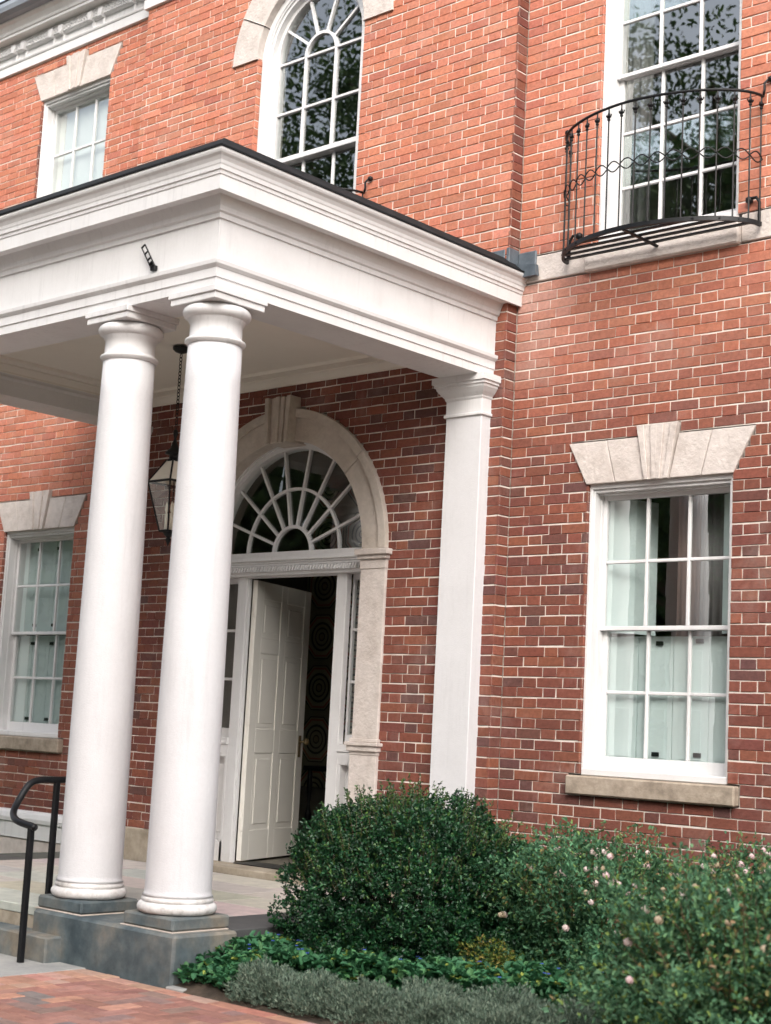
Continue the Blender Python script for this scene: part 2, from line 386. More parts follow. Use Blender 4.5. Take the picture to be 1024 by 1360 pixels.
def course_bricks(key, mp, segf, klo, khi, phase, palf, back, back_off=.0055):
    for k in range(klo, khi):
        z1 = ZK - k * CO; z0 = z1 - CO; zc = (z0 + z1) / 2
        st = phase + (.1605 if k % 2 else 0)
        for s0, s1 in segf(zc):
            back.add([mp(s0, back_off, z0), mp(s1, back_off, z0), mp(s1, back_off, z1), mp(s0, back_off, z1)], [(0, 1, 2, 3)])
            n = math.floor((s0 - st) / .321) - 1; cuts = []
            x = st + n * .321
            while x < s1 + .3: cuts += [x, x + .209]; x += .321
            cuts = [s0] + [c + random.uniform(-.005, .005) for c in cuts if s0 + .035 < c < s1 - .035] + [s1]
            for a, b in zip(cuts, cuts[1:]):
                tn = palf(zc, (a + b) / 2); xm_ = (a + b) / 2
                if key == 'right' and 3.7 < zc < 4.53 and xm_ < .75:      # lime bloom below the leaking cornice end
                    w = max(0, (zc - 3.7) / .83) * max(0, 1 - xm_ / .75) * random.uniform(.2, .75); tn = tuple(t * (1 - w) + q_ * w for t, q_ in zip(tn, (.50, .40, .36)))
                BRICKS.append((key, mp, a, b, z0, z1, tn))
pal_r = lambda z, x: lerp_tone((z - 3.1) / 1.7, pick(PAL_SHADE), pick(PAL_LIT))  # brick tone darkens downwards: shade of the lower wall put into the colour
pal_l = lambda z, x: lerp_tone((z - .6) / 3.6, pick(PAL_SHADE), pick(PAL_LIT))  # same painted falloff of light, spread over the left wing's lower storey
pal_b = lambda z, x: lerp_tone((z - 4.1) / .6, pick(PAL_SHADE), pick(PAL_LIT))  # porch shade painted into the bricks below its roof
front = lambda y: (lambda u, d, z: (u, y + d, z))
side = lambda x: (lambda u, d, z: (x - d, u, z))          # face towards +x, u runs along y
KTOP = int((ZK - 8.05) / CO); KBOT = int((ZK - .0) / CO) + 1
backs = {k: MB() for k in ('right', 'bay', 'left')}
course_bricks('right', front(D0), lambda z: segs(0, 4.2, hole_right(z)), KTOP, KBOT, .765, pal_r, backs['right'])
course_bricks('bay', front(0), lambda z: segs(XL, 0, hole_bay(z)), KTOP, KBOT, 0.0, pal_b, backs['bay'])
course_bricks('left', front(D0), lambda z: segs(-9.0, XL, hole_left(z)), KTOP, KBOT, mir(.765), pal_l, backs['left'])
# returns and window reveals (one header deep, facing right)
def reveal(key, x, y0, y1, za, zb, pal):
    mp = side(x)
    for k in range(KTOP, KBOT):
        z1 = ZK - k * CO; z0 = z1 - CO
        if z0 < za - .03 or z1 > zb + .03: continue
        backs[key].add([mp(y0, .0055, z0), mp(y1, .0055, z0), mp(y1, .0055, z1), mp(y0, .0055, z1)], [(0, 1, 2, 3)])
        BRICKS.append((key, mp, y0 - .004, y1 + (.004 if y1 == D0 else 0), z0, z1, pick(pal)))
reveal('bay', 0, 0, D0, GZ, 8.0, PAL_SHADE)
reveal('right', WL, D0, D0 + .035, 1.204, 3.079, PAL_SHADE); reveal('right', WL, D0, D0 + .035, 4.72, 7.33, PAL_LIT)
reveal('left', mir(WR), D0, D0 + .035, 1.204, 3.079, PAL_SHADE); reveal('left', mir(WR), D0, D0 + .05, 5.46, 7.33, PAL_SHADE)
reveal('bay', XM - .598, 0, .05, 4.95, 6.87, PAL_LIT)
# which bricks show largest: nearest in frame, not behind the porch columns
def rank(b):
    key, mp, a, c, z0, z1, t = b
    p = mp((a + c) / 2, 0, (z0 + z1) / 2); x, y, d = cam_px(p)
    if not (5 < x < 1019 and 5 < y < 1120): return 1e9
    if y > 1040 and x > 390: return 1e9 if y > 1090 else d + 2
    if key == 'bay' and (x < 345 and y > 380 or 345 < x and p[2] < 4.7 and p[0] > -.43): return 1e9
    if key == 'left' and (y > 350 and x > 85): return 1e9
    if key == 'bay' and 3.9 < p[2] < 4.9: return 1e9
    return d / math.sqrt(max(.04, c - a))
order = sorted(range(len(BRICKS)), key=lambda i: rank(BRICKS[i])); single = set(order[:300])
walls = {}
rnd = random.Random(3)
for key, nm, x0, x1, y in (('right', 'wall', 0, 4.2, D0), ('bay', 'wall', XL, 0, 0), ('left', 'wall', -9.0, XL, D0)):
    mb = backs[key]
    yb = y + .33
    # solid body behind the mortar face: inner face of the wall, course by course
    hf = {'right': hole_right, 'bay': hole_bay, 'left': hole_left}[key]
    for k in range(KTOP, KBOT):
        z1 = ZK - k * CO; z0 = z1 - CO
        hh = [h for h in hf((z0 + z1) / 2) if h[1] - h[0] < 3]
        for s0, s1 in segs(x0, x1, hh): mb.add([(s1, yb, z0), (s0, yb, z0), (s0, yb, z1), (s1, yb, z1)], [(0, 1, 2, 3)])
    mb.add([(x1 - .012, y + .012, 0), (x1 - .012, yb, 0), (x1 - .012, yb, 8.1), (x1 - .012, y + .012, 8.1)], [(0, 1, 2, 3)])
    mb.add([(x0 + .012, yb, 0), (x0 + .012, y + .012, 0), (x0 + .012, y + .012, 8.1), (x0 + .012, yb, 8.1)], [(0, 1, 2, 3)])
    walls[key] = mb.build(nm, M['mortar'], B)
stuff = {k: MB() for k in walls}
for i, (key, mp, a, b, z0, z1, tone) in enumerate(BRICKS):
    if i in single:
        o = MB(); add_brick(o, mp, a, b, z0, z1, tone, rnd); o.build('brick', M['brick'], walls[key], tone=True)
    else: add_brick(stuff[key], mp, a, b, z0, z1, tone, rnd)
for k in stuff: stuff[k].build('brickwork', M['brick'], walls[k], tone=True, kind='stuff')

# interior shell
mb = MB()
def quad(a, b, c, d): mb.add([a, b, c, d], [(0, 1, 2, 3)])
quad((-9, .46, .34), (4.2, .46, .34), (4.2, 4, .34), (-9, 4, .34)); quad((-9, .46, 3.8), (-9, 4, 3.8), (4.2, 4, 3.8), (4.2, .46, 3.8))
quad((-9, 4, .3), (4.2, 4, .3), (4.2, 4, 8.1), (-9, 4, 8.1)); quad((-9, .46, 8.1), (-9, 4, 8.1), (4.2, 4, 8.1), (4.2, .46, 8.1))
for xx in (-9, -4.3, -.15, 4.2): quad((xx, .46, .3), (xx, 4, .3), (xx, 4, 8.1), (xx, .46, 8.1))
mb.build('interior', M['dark'], B)
mb = MB(); mb.box(-4.28, -.16, 2.5, 2.56, .85, 3.7); mb.build('papered_wall', M['wallpaper'], B)
mb = MB(); mb.box(-4.28, -.16, 2.46, 2.56, .34, .85, .01); mb.build('wainscot', M['dark'], B)

# belt course and sills
mb = MB(); xs = [0.0, .576, 1.731, 4.2]
o = MB().box(0.002, .574, D0 - .008, D0 + .1, 4.533, 4.714, .006).build('belt_course', M['stone'], B)
MB().box(1.733, 4.2, D0 - .008, D0 + .1, 4.533, 4.714, .006).build('belt_course', M['stone'], B)
MB().box(.576, 1.731, D0 - .045, D0 + .14, 4.523, 4.700, .012).build('window_sill', M['stone'], B)
MB().box(mir(.574), mir(.002), D0 - .008, D0 + .1, 4.533, 4.714, .006).build('belt_course', M['stone'], B)
def splayed_lintel(xl, xr, zb, y, keyw=.155, stonem='stone'):
    zt = zb + .282; cx = (xl + xr) / 2; dx = .16
    par = MB().box(cx - .3, cx + .3, y + .02, y + .13, zb + .02, zt - .02).build('lintel', M[stonem], B)
    a = [xl - .012, xl + (cx - .10 - xl) * .5, cx - .088]; b = [xl - dx, xl - dx + (cx - .145 - xl + dx) * .55, cx - .150]
    for s in (1, -1):
        for i in range(2):
            p = [(a[i] + .0025, zb), (a[i + 1] - .0025, zb), (b[i + 1] - .0025, zt), (b[i] + .0025, zt)]
            if s < 0: p = [(2 * cx - x, z) for x, z in p][::-1]
            MB().prism(p, y - .014, y + .11).build('voussoir', M[stonem], par, bevel=.005)
    # fluted keystone
    kb = MB(); n = 6
    for i in range(n):
        t0, t1 = -1 + 2 * i / n, -1 + 2 * (i + 1) / n
        yy = y - (.034 if i in (0, 2, 3, 5) else .022)
        kb.prism([(cx + .085 * t0, zb - .002), (cx + .085 * t1, zb - .002), (cx + keyw * t1 * .97, zt + .072), (cx + keyw * t0 * .97, zt + .072)], yy, y + .12)
    kb.build('keystone', M[stonem], par, bevel=.003)
splayed_lintel(WL, WR, 3.079, D0); splayed_lintel(mir(WR), mir(WL), 3.079, D0); splayed_lintel(mir(WR), mir(WL), 7.337, D0); splayed_lintel(WL, WR, 7.337, D0)
MB().box(.568, 1.777, D0 - .048, D0 + .14, 1.075, 1.196, .010).build('window_sill', M['stone_tan'], B)
MB().box(mir(1.777), mir(.568), D0 - .048, D0 + .14, 1.075, 1.196, .010).build('window_sill', M['stone_tan'], B)
MB().box(mir(1.777), mir(.568), D0 - .048, D0 + .14, 5.32, 5.44, .010).build('window_sill', M['stone_tan'], B)

def sash(parent, xl, xr, z0, z1, y0, y1, cols, rows, stile=.048, top=.05, bot=.05, mun=.022, name='sash'):
    fr = MB()
    fr.box(xl, xl + stile, y0, y1, z0, z1, .003); fr.box(xr - stile, xr, y0, y1, z0, z1, .003)
    fr.box(xl + stile, xr - stile, y0 + .001, y1 - .001, z1 - top, z1, .003); fr.box(xl + stile, xr - stile, y0 + .001, y1 - .001, z0, z0 + bot, .003)
    gx0, gx1, gz0, gz1 = xl + stile, xr - stile, z0 + bot, z1 - top
    ym = (y0 + y1) / 2
    xs = [gx0 + (gx1 - gx0) * i / cols for i in range(cols + 1)]; zs = [gz0] + list(rows) + [gz1]
    for x in xs[1:-1]: fr.box(x - mun / 2, x + mun / 2, y0 + .004, ym + .010, gz0, gz1, .004)
    for z in zs[1:-1]: fr.box(gx0, gx1, y0 + .006, ym + .009, z - mun / 2, z + mun / 2, .004)
    fr.build(name, M['white'], parent)
    for i in range(cols):
        for j in range(len(zs) - 1):
            g = MB(); t = random.uniform(-.0006, .0006)
            xa, xb, za, zb = xs[i] - .004, xs[i + 1] + .004, zs[j] - .004, zs[j + 1] + .004
            g.add([(xa, ym + .003, za), (xb, ym + .003 + t, za), (xb, ym + .003 + t, zb), (xa, ym + .003 - t, zb)], [(0, 1, 2, 3)])
            g.build('pane', M['glass'], parent)
def casing(xl, xr, z0, z1, y):
    c = MB()
    for (a, b, yy) in ((0, .020, .020), (.020, .034, .036)):
        c.box(xl + a, xl + b, y + yy, y + .24, z0, z1 - a * 2, .002); c.box(xr - b, xr - a, y + yy, y + .24, z0, z1 - a * 2, .002)
    for (a, b, yy) in ((0, .030, .021), (.030, .052, .040), (.052, .062, .080)): c.box(xl + .002, xr - .002, y + yy, y + .24, z1 - b, z1 - a, .002)
    c.box(xl + .034, xl + .040, y + .105, y + .127, z0, z1 - .05, .001); c.box(xr - .040, xr - .034, y + .105, y + .127, z0, z1 - .05, .001)
    c.box(xl + .003, xr - .003, y + .012, y + .25, z0 - .006, z0 + .040, .006)
    return c.build('window', M['white'], B)
def dhung(key, up_rows, meet, lo_rows, y=D0, top=.048, inner=True):
    xl, xr, z0, z1 = WINS[key]
    w = casing(xl, xr, z0, z1, y)
    sash(w, xl + .034, xr - .034, meet - .014, z1 - .058, y + .130, y + .164, 3, up_rows, stile=.032, top=.034, bot=.028)
    sash(w, xl + .034, xr - .034, z0 + .036, meet + .014, y + .169, y + .203, 3, lo_rows, stile=.036, top=.028, bot=.083)
    return w
W1 = dhung('lr', [2.578], 2.146, [1.735]); W2 = dhung('ll', [2.578], 2.14, [1.73])
W3 = dhung('ul', [6.80], 6.39, [5.98]); W4 = dhung('ur', [6.72, 6.32], 5.93, [5.53, 5.14])
# shutters and curtains behind the glass
def shutters(w, xl, xr, z0, z1, n, y):
    for i in range(n):
        a = xl + (xr - xl) * i / n; b = xl + (xr - xl) * (i + 1) / n
        m = MB(); m.box(a + .003, b - .003, y, y + .02, z0, z1, .003)
        m.box(a + .05, b - .05, y - .004, y, z0 + .09, (z0 + z1) / 2 - .03, .002); m.box(a + .05, b - .05, y - .004, y, (z0 + z1) / 2 + .03, z1 - .09, .002)
        m.build('shutter', M['shutter'], w)
def hinge(w, x, z, y): MB().box(x - .026, x + .026, y - .012, y + .001, z - .014, z + .014, .002).build('hinge', M['iron'], w)
ys = D0 + .225
shutters(W1, .66, 1.70, 1.24, 2.10, 4, ys)
for x, z in ((1.05, 1.354), (1.35, 1.362), (1.063, 2.055), (1.353, 2.07)): hinge(W1, x + .02, z, ys - .002)
def slanted(w, x0, y0, x1, y1, z0, z1, mat, nm, folds=0, amp=.012):
    n = max(1, folds * 6); m = MB(); vs = []
    L = math.hypot(x1 - x0, y1 - y0); nx, ny = -(y1 - y0) / L, (x1 - x0) / L
    for i in range(n + 1):
        t = i / n; o = amp * math.sin(t * folds * 2 * math.pi) if folds else 0
        for s in (0, .012):
            for z in (z0, z1): vs.append((x0 + (x1 - x0) * t + nx * (o + s), y0 + (y1 - y0) * t + ny * (o + s), z))
    fs = []
    for i in range(n):
        b = 4 * i; fs += [(b, b + 4, b + 5, b + 1), (b + 2, b + 3, b + 7, b + 6), (b + 1, b + 5, b + 7, b + 3), (b, b + 2, b + 6, b + 4)]
    fs += [(0, 1, 3, 2), (4 * n, 4 * n + 2, 4 * n + 3, 4 * n + 1)]
    return m.add(vs, fs).build(nm, mat, w, smooth=bool(folds))
slanted(W1, .64, ys - .03, .86, ys + .03, 2.12, 3.0, M['shutter'], 'shutter'); slanted(W1, .86, ys + .03, .92, ys + .20, 2.12, 3.0, M['shutter'], 'shutter')
slanted(W1, 1.64, ys - .03, 1.50, ys + .06, 2.12, 3.0, M['shutter'], 'shutter')
slanted(W1, 1.10, ys + .16, 1.26, ys + .18, 2.0, 3.05, M['curtain'], 'curtain', 3)
slanted(W1, 1.28, ys + .14, 1.44, ys + .16, 2.0, 3.05, M['curtain_grey'], 'curtain', 3)
shutters(W2, mir(1.70), mir(.66), 1.24, 2.12, 4, ys); shutters(W2, mir(1.70), mir(.66), 2.16, 3.0, 4, ys)
for x, z in ((.26, 2.93), (.56, 2.93), (.27, 2.22), (.56, 2.22), (.27, 2.05), (.56, 2.05), (.27, 1.36), (.57, 1.36)):
    hinge(W2, mir(1.70) + x, z, ys - .002)
MB().box(mir(1.665), mir(.68), D0 + .212, D0 + .217, 5.5, 7.27).build('roller_blind', M['blind'], W3)
slanted(W4, .66, D0 + .3, .84, D0 + .34, 4.8, 7.3, M['curtain_grey'], 'curtain', 3); slanted(W4, 1.50, D0 + .34, 1.69, D0 + .3, 4.8, 7.3, M['curtain_grey'], 'curtain', 3)

# arched window over the porch
SZ = 6.87
aw = MB()
for (r0, r1, yy) in ((.545, .597, .045), (.53, .545, .055), (.505, .53, .072)):
    aw.ring(XM, SZ, r0, r1, yy, .22, 0, 180, 36)
    for s in (1, -1):
        aw.box(XM + s * r0, XM + s * r1, yy, .22, 4.95, SZ, .002)
WA = aw.build('window', M['white'], B)
fr = MB(); gy = .150
fr.ring(XM, SZ, .470, .505, gy - .03, gy + .02, 0, 180, 36)
for s in (1, -1): fr.box(XM + s * .470, XM + s * .505, gy - .03, gy + .02, 5.984, SZ, .002); fr.box(XM + s * .470, XM + s * .505, gy + .015, gy + .05, 4.98, 5.984, .002)
fr.box(XM - .505, XM + .505, gy - .034, gy + .05, 5.962, 6.006, .004)
IC = 6.83
fr.ring(XM, IC, .158, .182, gy - .024, gy + .010, 0, 180, 20)
for s in (1, -1): fr.box(XM + s * .158, XM + s * .182, gy - .022, gy + .008, 6.0, IC, .003); fr.box(XM + s * .158, XM + s * .182, gy + .018, gy + .04, 5.0, 5.965, .003)
fr.box(XM - .47, XM + .47, gy - .020, gy + .009, IC - .011, IC + .011, .003); fr.box(XM - .47, XM + .47, gy - .020, gy + .009, 6.395 - .011, 6.395 + .011, .003)
fr.box(XM - .47, XM + .47, gy + .020, gy + .04, 5.57 - .011, 5.57 + .011, .003)
def radial(mb, cx, cz, ang, r0, r1, w, y0, y1):
    a = R(ang); c, s_ = math.cos(a), math.sin(a); h = w / 2
    mb.prism([(cx + r0 * c + h * s_, cz + r0 * s_ - h * c), (cx + r1 * c + h * s_, cz + r1 * s_ - h * c), (cx + r1 * c - h * s_, cz + r1 * s_ + h * c), (cx + r0 * c - h * s_, cz + r0 * s_ + h * c)], y0, y1)
for an in (36, 72, 108, 144): radial(fr, XM, IC, an, .17, .50, .021, gy - .018, gy + .007)
fr.build('sash', M['white'], WA)
def pane_poly(par, poly, y, mat='glass'):
    t = random.uniform(-.0008, .0008); n = len(poly)
    MB().add([(x, y + t * (k % 2), z) for k, (x, z) in enumerate(poly)], [tuple(range(n))]).build('pane', M[mat], par)
def arc(cx, cz, r_, a0, a1, n=6): return [(cx + r_ * math.cos(R(a0 + (a1 - a0) * i / n)), cz + r_ * math.sin(R(a0 + (a1 - a0) * i / n))) for i in range(n + 1)]
for z0, z1, yy in ((6.006, 6.395, gy), (6.395, IC, gy), (4.99, 5.57, gy + .03), (5.57, 5.962, gy + .03)):
    for x0, x1 in ((-.475, -.17), (-.17, .17), (.17, .475)): pane_poly(WA, [(XM + x0, z0), (XM + x1, z0), (XM + x1, z1), (XM + x0, z1)], yy)
pane_poly(WA, arc(XM, IC, .17, 0, 180, 10), gy)
for i in range(5): pane_poly(WA, arc(XM, IC, .17, 36 * i, 36 * i + 36) + arc(XM, IC + .04, .475, 36 * i + 36, 36 * i)[0:], gy)
# stone arch of that window
SA = MB().ring(XM, SZ, .64, .84, .03, .2, 2, 178, 24).build('stone_arch', M['stone'], B)
for i, (a0, a1, r1) in enumerate(((0.3, 27, .900), (27.6, 56, .905), (56.6, 81, .90), (99, 123.4, .90), (124, 152.4, .905), (153, 179.7, .900))):
    MB().ring(XM, SZ, .600, r1, -.016, .12, a0, a1, 10).build('voussoir', M['stone'], SA, bevel=.005)
MB().prism([(XM - .085, SZ + .59), (XM + .085, SZ + .59), (XM + .14, SZ + .98), (XM - .14, SZ + .98)], -.06, .12).build('keystone', M['stone'], SA, bevel=.006)

# ------------------------------------------------------------------ doorway: stone surround, fanlight, sidelights, door
DZ = 2.71; R0, R1 = .885, 1.130
ds = MB()
ds.box(XM + R0 + .02, XM + R1 - .02, .02, .16, FL, DZ); ds.box(XM - R1 + .02, XM - R0 - .02, .02, .16, FL, DZ)
DS = ds.build('door_surround', M['stone'], B)
for s in (1, -1):
    def bx(m, a, b, y0, y1, z0, z1, e=.004): m.box(XM + s * a, XM + s * b, y0, y1, z0, z1, e)
    m = MB(); bx(m, R0, R1, -.022, .14, 1.35, 2.565); bx(m, R0 - .006, R1 + .006, -.030, .14, FL, 1.235); m.build('pilaster', M['stone'], DS)
    m = MB(); bx(m, R0 - .008, R1 + .012, -.034, .14, 1.235, 1.262); bx(m, R0 - .022, R1 + .024, -.052, .14, 1.262, 1.300); bx(m, R0 - .034, R1 + .04, -.066, .14, 1.300, 1.325); bx(m, R0 - .01, R1 + .014, -.036, .14, 1.325, 1.352)
    m.build('dado_cap', M['stone'], DS, bevel=.003)
    m = MB(); bx(m, R0 - .004, R1 + .006, -.028, .14, 2.565, 2.635); bx(m, R0 - .016, R1 + .02, -.046, .14, 2.635, 2.665); bx(m, R0 - .03, R1 + .04, -.066, .14, 2.665, 2.708)
    m.build('impost', M['stone'], DS, bevel=.003)
for a0, a1 in ((.2, 40), (40.4, 83), (97, 139.6), (140, 179.8)):
    m = MB(); m.ring(XM, DZ, R0, 1.062, -.022, .14, a0, a1, 16); m.ring(XM, DZ, 1.062, R1, -.044, .14, a0, a1, 16)
    m.build('voussoir', M['stone_arch'], DS, bevel=.003)
kb = MB(); n = 7
for i in range(n):
    t0, t1 = -1 + 2 * i / n, -1 + 2 * (i + 1) / n; yy = -.112 if i in (0, 6, 3) else (-.096 if i in (2, 4) else -.082)
    kb.prism([(XM + .120 * t0, 3.565), (XM + .120 * t1, 3.565), (XM + .142 * t1, 3.925), (XM + .142 * t0, 3.925)], yy, .13)
kb.build('keystone', M['stone_arch'], DS, bevel=.004)
# timber frame
F = MB()
F.ring(XM, DZ + .03, .845, R0 + .0, .085, .20, 0, 180, 40); F.ring(XM, DZ + .03, .81, .845, .105, .20, 0, 180, 40)
for (z0, z1, y0) in ((2.565, 2.590, .105), (2.590, 2.636, .098), (2.636, 2.655, .082), (2.655, 2.672, .070), (2.672, 2.705, .052), (2.705, 2.742, .070)):
    F.box(XM - R0, XM + R0, y0, .22, z0, z1, .003)
DF = F.build('fanlight', M['white'], B)
rope = MB()
for i in range(int(2 * R0 / .0315)):
    x = XM - R0 + .012 + i * .0315
    rope.prism([(x, 2.594), (x + .014, 2.594), (x + .026, 2.632), (x + .012, 2.632)], .074, .098)
rope.build('rope_moulding', M['white'], DF)
fg = .158; sp = DZ + .03
bars = MB(); bars.ring(XM, sp, .192, .216, fg - .024, fg + .008, 0, 180, 24); bars.ring(XM, sp, .490, .512, fg - .020, fg + .006, 0, 180, 32)
for k in range(1, 9): radial(bars, XM, sp, 20 * k, .205, .82, .020, fg - .022, fg + .007)
bars.build('glazing_bars', M['white'], DF)
pane_poly(DF, arc(XM, sp, .20, 0, 180, 12), fg, 'glass_door')
for k in range(9):
    pane_poly(DF, arc(XM, sp, .20, 20 * k, 20 * k + 20, 4) + arc(XM, sp, .50, 20 * k + 20, 20 * k, 4), fg, 'glass_door')
    pane_poly(DF, arc(XM, sp, .50, 20 * k, 20 * k + 20, 4) + arc(XM, sp, .815, 20 * k + 20, 20 * k, 4), fg, 'glass_door')
jm = MB()
for s in (1, -1):
    jm.box(XM + s * .49, XM + s * .595, .148, .205, .345, 2.565, .004)
    jm.box(XM + s * .480, XM + s * .49, .165, .185, .345, 2.565, .002)
jm.box(XM - .49, XM + .49, .150, .205, 2.556, 2.5649, .002)
DJ = jm.build('door_frame', M['white'], B)
for s in (1, -1):
    m = MB(); a, b = .5955, R0 + .01
    def bx(a_, b_, y0, y1, z0, z1, e=.003): m.box(XM + s * a_, XM + s * b_, y0, y1, z0, z1, e)
    bx(a, a + .018, .215, .25, 1.373, 2.53); bx(b - .05, b, .215, .25, 1.373, 2.53); bx(a, b, .214, .25, 2.525, 2.5645); bx(a, b, .214, .25, 1.30, 1.373)
    bx(a, b, .140, .25, 1.245, 1.30); bx(a, b, .150, .25, 1.15, 1.245)
    bx(a, b, .215, .25, .345, 1.15); bx(a, a + .03, .150, .215, .345, 1.15); bx(a, b, .150, .215, .345, .50)
    bx(a + .06, b - .03, .205, .215, .56, 1.09)
    for z in (2.146, 1.760): bx(a + .018, b - .04, .218, .24, z - .011, z + .011)
    SLt = m.build('sidelight', M['white'], B)
    for z0, z1 in ((1.373, 1.76), (1.76, 2.146), (2.146, 2.53)):
        g = MB(); g.add([(XM + s * (a + .016), .232, z0), (XM + s * (b - .045), .232, z0), (XM + s * (b - .045), .232, z1), (XM + s * (a + .016), .232, z1)], [(0, 1, 2, 3)]); g.build('pane', M['glass_door'], SLt)
# door leaf, six panels, swung inwards
def door():
    w, h, t = .975, 2.190, .045; hx, hy = XM - .448, .225; ang = R(108.5)
    c, s_ = math.cos(ang), math.sin(ang)
    def mp(x, y, z): return (hx + x * c + y * s_ * 1.0, hy + x * s_ - y * c, .358 + z)     # x along leaf, y out of its outer face
    class DM(MB):
        def box(self, x0, x1, y0, y1, z0, z1, e=0):
            q = MB(); q.box(x0, x1, y0, y1, z0, z1, e); self.add([mp(*v) for v in q.v], q.f)
    d = DM(); st, mid = .115, .10; pw = (w - 2 * st - mid) / 2
    rows = [(.23, .83), (1.02, 1.62), (1.74, 2.05)]
    d.box(0, w, -t + .004, -.008, 0, h, .002)
    d.box(0, st, -.009, 0, 0, h, .003); d.box(w - st, w, -.009, 0, 0, h, .003); d.box(st + pw, st + pw + mid, -.009, 0, 0, h, .003)
    zz = [0, .23, .83, 1.02, 1.62, 1.74, 2.05, h]
    for i in (0, 2, 4, 6):
        for x0 in (st, st + pw + mid): d.box(x0, x0 + pw, -.009, -.0004, zz[i], zz[i + 1], .003)
    D = d.build('door', M['door_white'], B)
    for z0, z1 in rows:
        for x0 in (st, st + pw + mid):
            p = DM(); p.box(x0 + .012, x0 + pw - .012, -.0085, -.0065, z0 + .012, z1 - .012, .001); p.box(x0 + .045, x0 + pw - .045, -.009, -.001, z0 + .045, z1 - .045, .006)
            p.build('panel', M['door_white'], D)
    k = MB(); k.tube([mp(w - .065, 0, .93), mp(w - .065, .045, .93)], .010, 10); k.tube([mp(w - .065, .045, .93), mp(w - .065, .055, .93), mp(w - .065, .075, .93), mp(w - .065, .082, .93)], [.014, .028, .026, .010], 14)
    k.build('handle', M['brass'], D, smooth=True)
    k = DM(); k.box(w - .09, w - .045, 0, .005, .80, .98, .002); k.build('lock_plate', M['brass'], D)
    for z in (.28, 1.1, 1.95):
        k = DM(); k.box(-.012, .004, -.02, .008, z - .05, z + .05, .002); k.build('hinge', M['door_white'], D)
door()
MB().box(XM - .9, XM + .9, -.10, .36, FL - .01, .345, .008).build('threshold', M['stone_old'], B)
MB().box(XM - .42, XM + .42, .12, .34, .3455, .353, .002).build('door_grille', M['iron'], B)
# console table seen in the hall
m = MB(); m.box(-3.75, -2.9, 2.05, 2.4, 1.02, 1.06, .006)
for x in (-3.7, -2.95):
    for y in (2.1, 2.36): m.lathe(x, y, [(.02, .34), (.03, .42), (.015, .5), (.03, .62), (.014, .72), (.028, .9), (.02, 1.02)], 10)
tag(m.build('console_table', M['iron'], None, smooth=False), 'dark table on turned legs just inside the open door', 'table')

# stone plinths of the walls
MB().box(XL + .002, XM - R1 - .002, -.025, .1, FL - .02, .53, .008).build('plinth_course', M['stone_old'], B)
MB().box(XM + R1 + .002, .025, -.025, .1, 0, .53, .008).build('plinth_course', M['stone_old'], B)
m = MB(); pr_ = [(.0, .555), (.03, .55), (.05, .53), (.06, .49), (.055, .455), (.04, .45), (.04, .315), (.0, .31)]
m.sweep(lambda p: [(-9, D0 - p), (XL - .001, D0 - p)], pr_[::-1]); m.build('water_table', M['white'], B)
MB().box(-9, XL - .002, D0 - .025, D0 + .1, 0, .308, .004).build('plinth_course', M['stone'], B)

# ------------------------------------------------------------------ eaves cornice
def cornice(x0, x1, yw, ends):
    ym = lambda p: yw - p
    def strip(nm, prof, mat, dx=0, par=None):
        m = MB(); m.sweep(lambda p: ([(x0 - p if ends else x0, yw + .1)] if ends else []) + [(x0 - (p if ends else 0), yw - p), (x1 + (p if ends else 0), yw - p)] + ([(x1 + p, yw + .1)] if ends else []), prof)
        return m.build(nm, mat, par)
    e = strip('eaves_cornice', [(0, 7.745), (.030, 7.750), (.030, 7.838), (.040, 7.842), (.046, 7.856), (.040, 7.866), (.010, 7.868), (.010, 7.950), (.050, 7.953), (.050, 8.052), (.072, 8.056), (.150, 8.060), (.150, 8.085), (.162, 8.09), (.172, 8.115), (.205, 8.155), (.235, 8.172), (.238, 8.185)], M['white'], par=B)
    g = strip('gutter', [(.238, 8.186), (.29, 8.195), (.335, 8.22), (.352, 8.26), (.352, 8.30), (.335, 8.305), (.32, 8.26), (.20, 8.30), (-.6, 8.75)], M['gutter'], par=e)
    # consoles in pairs and pierced key pattern
    x = x0 + .1; st = .62
    n = int((x1 - x0 - .1) / st)
    for i in range(n + 1):
        for dxx in (0, .16):
            xx = x1 - .16 - i * st - dxx
            if xx < x0 + .02: continue
            b = MB(); b.prism([(xx - .012, 7.872), (xx + .012, 7.872), (xx + .016, 7.95), (xx - .016, 7.95)], ym(.034), ym(.008))
            b.prism([(xx - .016, 7.935), (xx + .016, 7.935), (xx + .034, 7.985), (xx + .034, 8.02), (xx - .034, 8.02), (xx - .034, 7.985)], ym(.082), ym(.02))
            b.build('bracket', M['white'], e, bevel=.004)
    f = MB(); xx = x0 + .02
    while xx < x1 - .03:
        yy0, yy1 = ym(.064), ym(.052)
        f.box(xx, xx + .010, yy0, yy1, 7.958, 8.046); f.box(xx + .010, xx + .034, yy0, yy1, 7.958, 7.970); f.box(xx + .010, xx + .034, yy0, yy1, 8.034, 8.046)
        f.box(xx + .024, xx + .034, yy0, yy1, 7.985, 8.034); f.box(xx + .014, xx + .024, yy0, yy1, 7.998, 8.012)
        xx += .046
    f.build('fretwork', M['white'], e, kind='stuff')
    return e
cornice(-9.0, XL - .0, D0, False); cornice(XL, 0, 0, True); cornice(0.0, 4.2, D0, False)
MB().box(-9, 4.2, .3, 4.5, 8.39, 8.8).build('roof', M['roof_dark'], B)

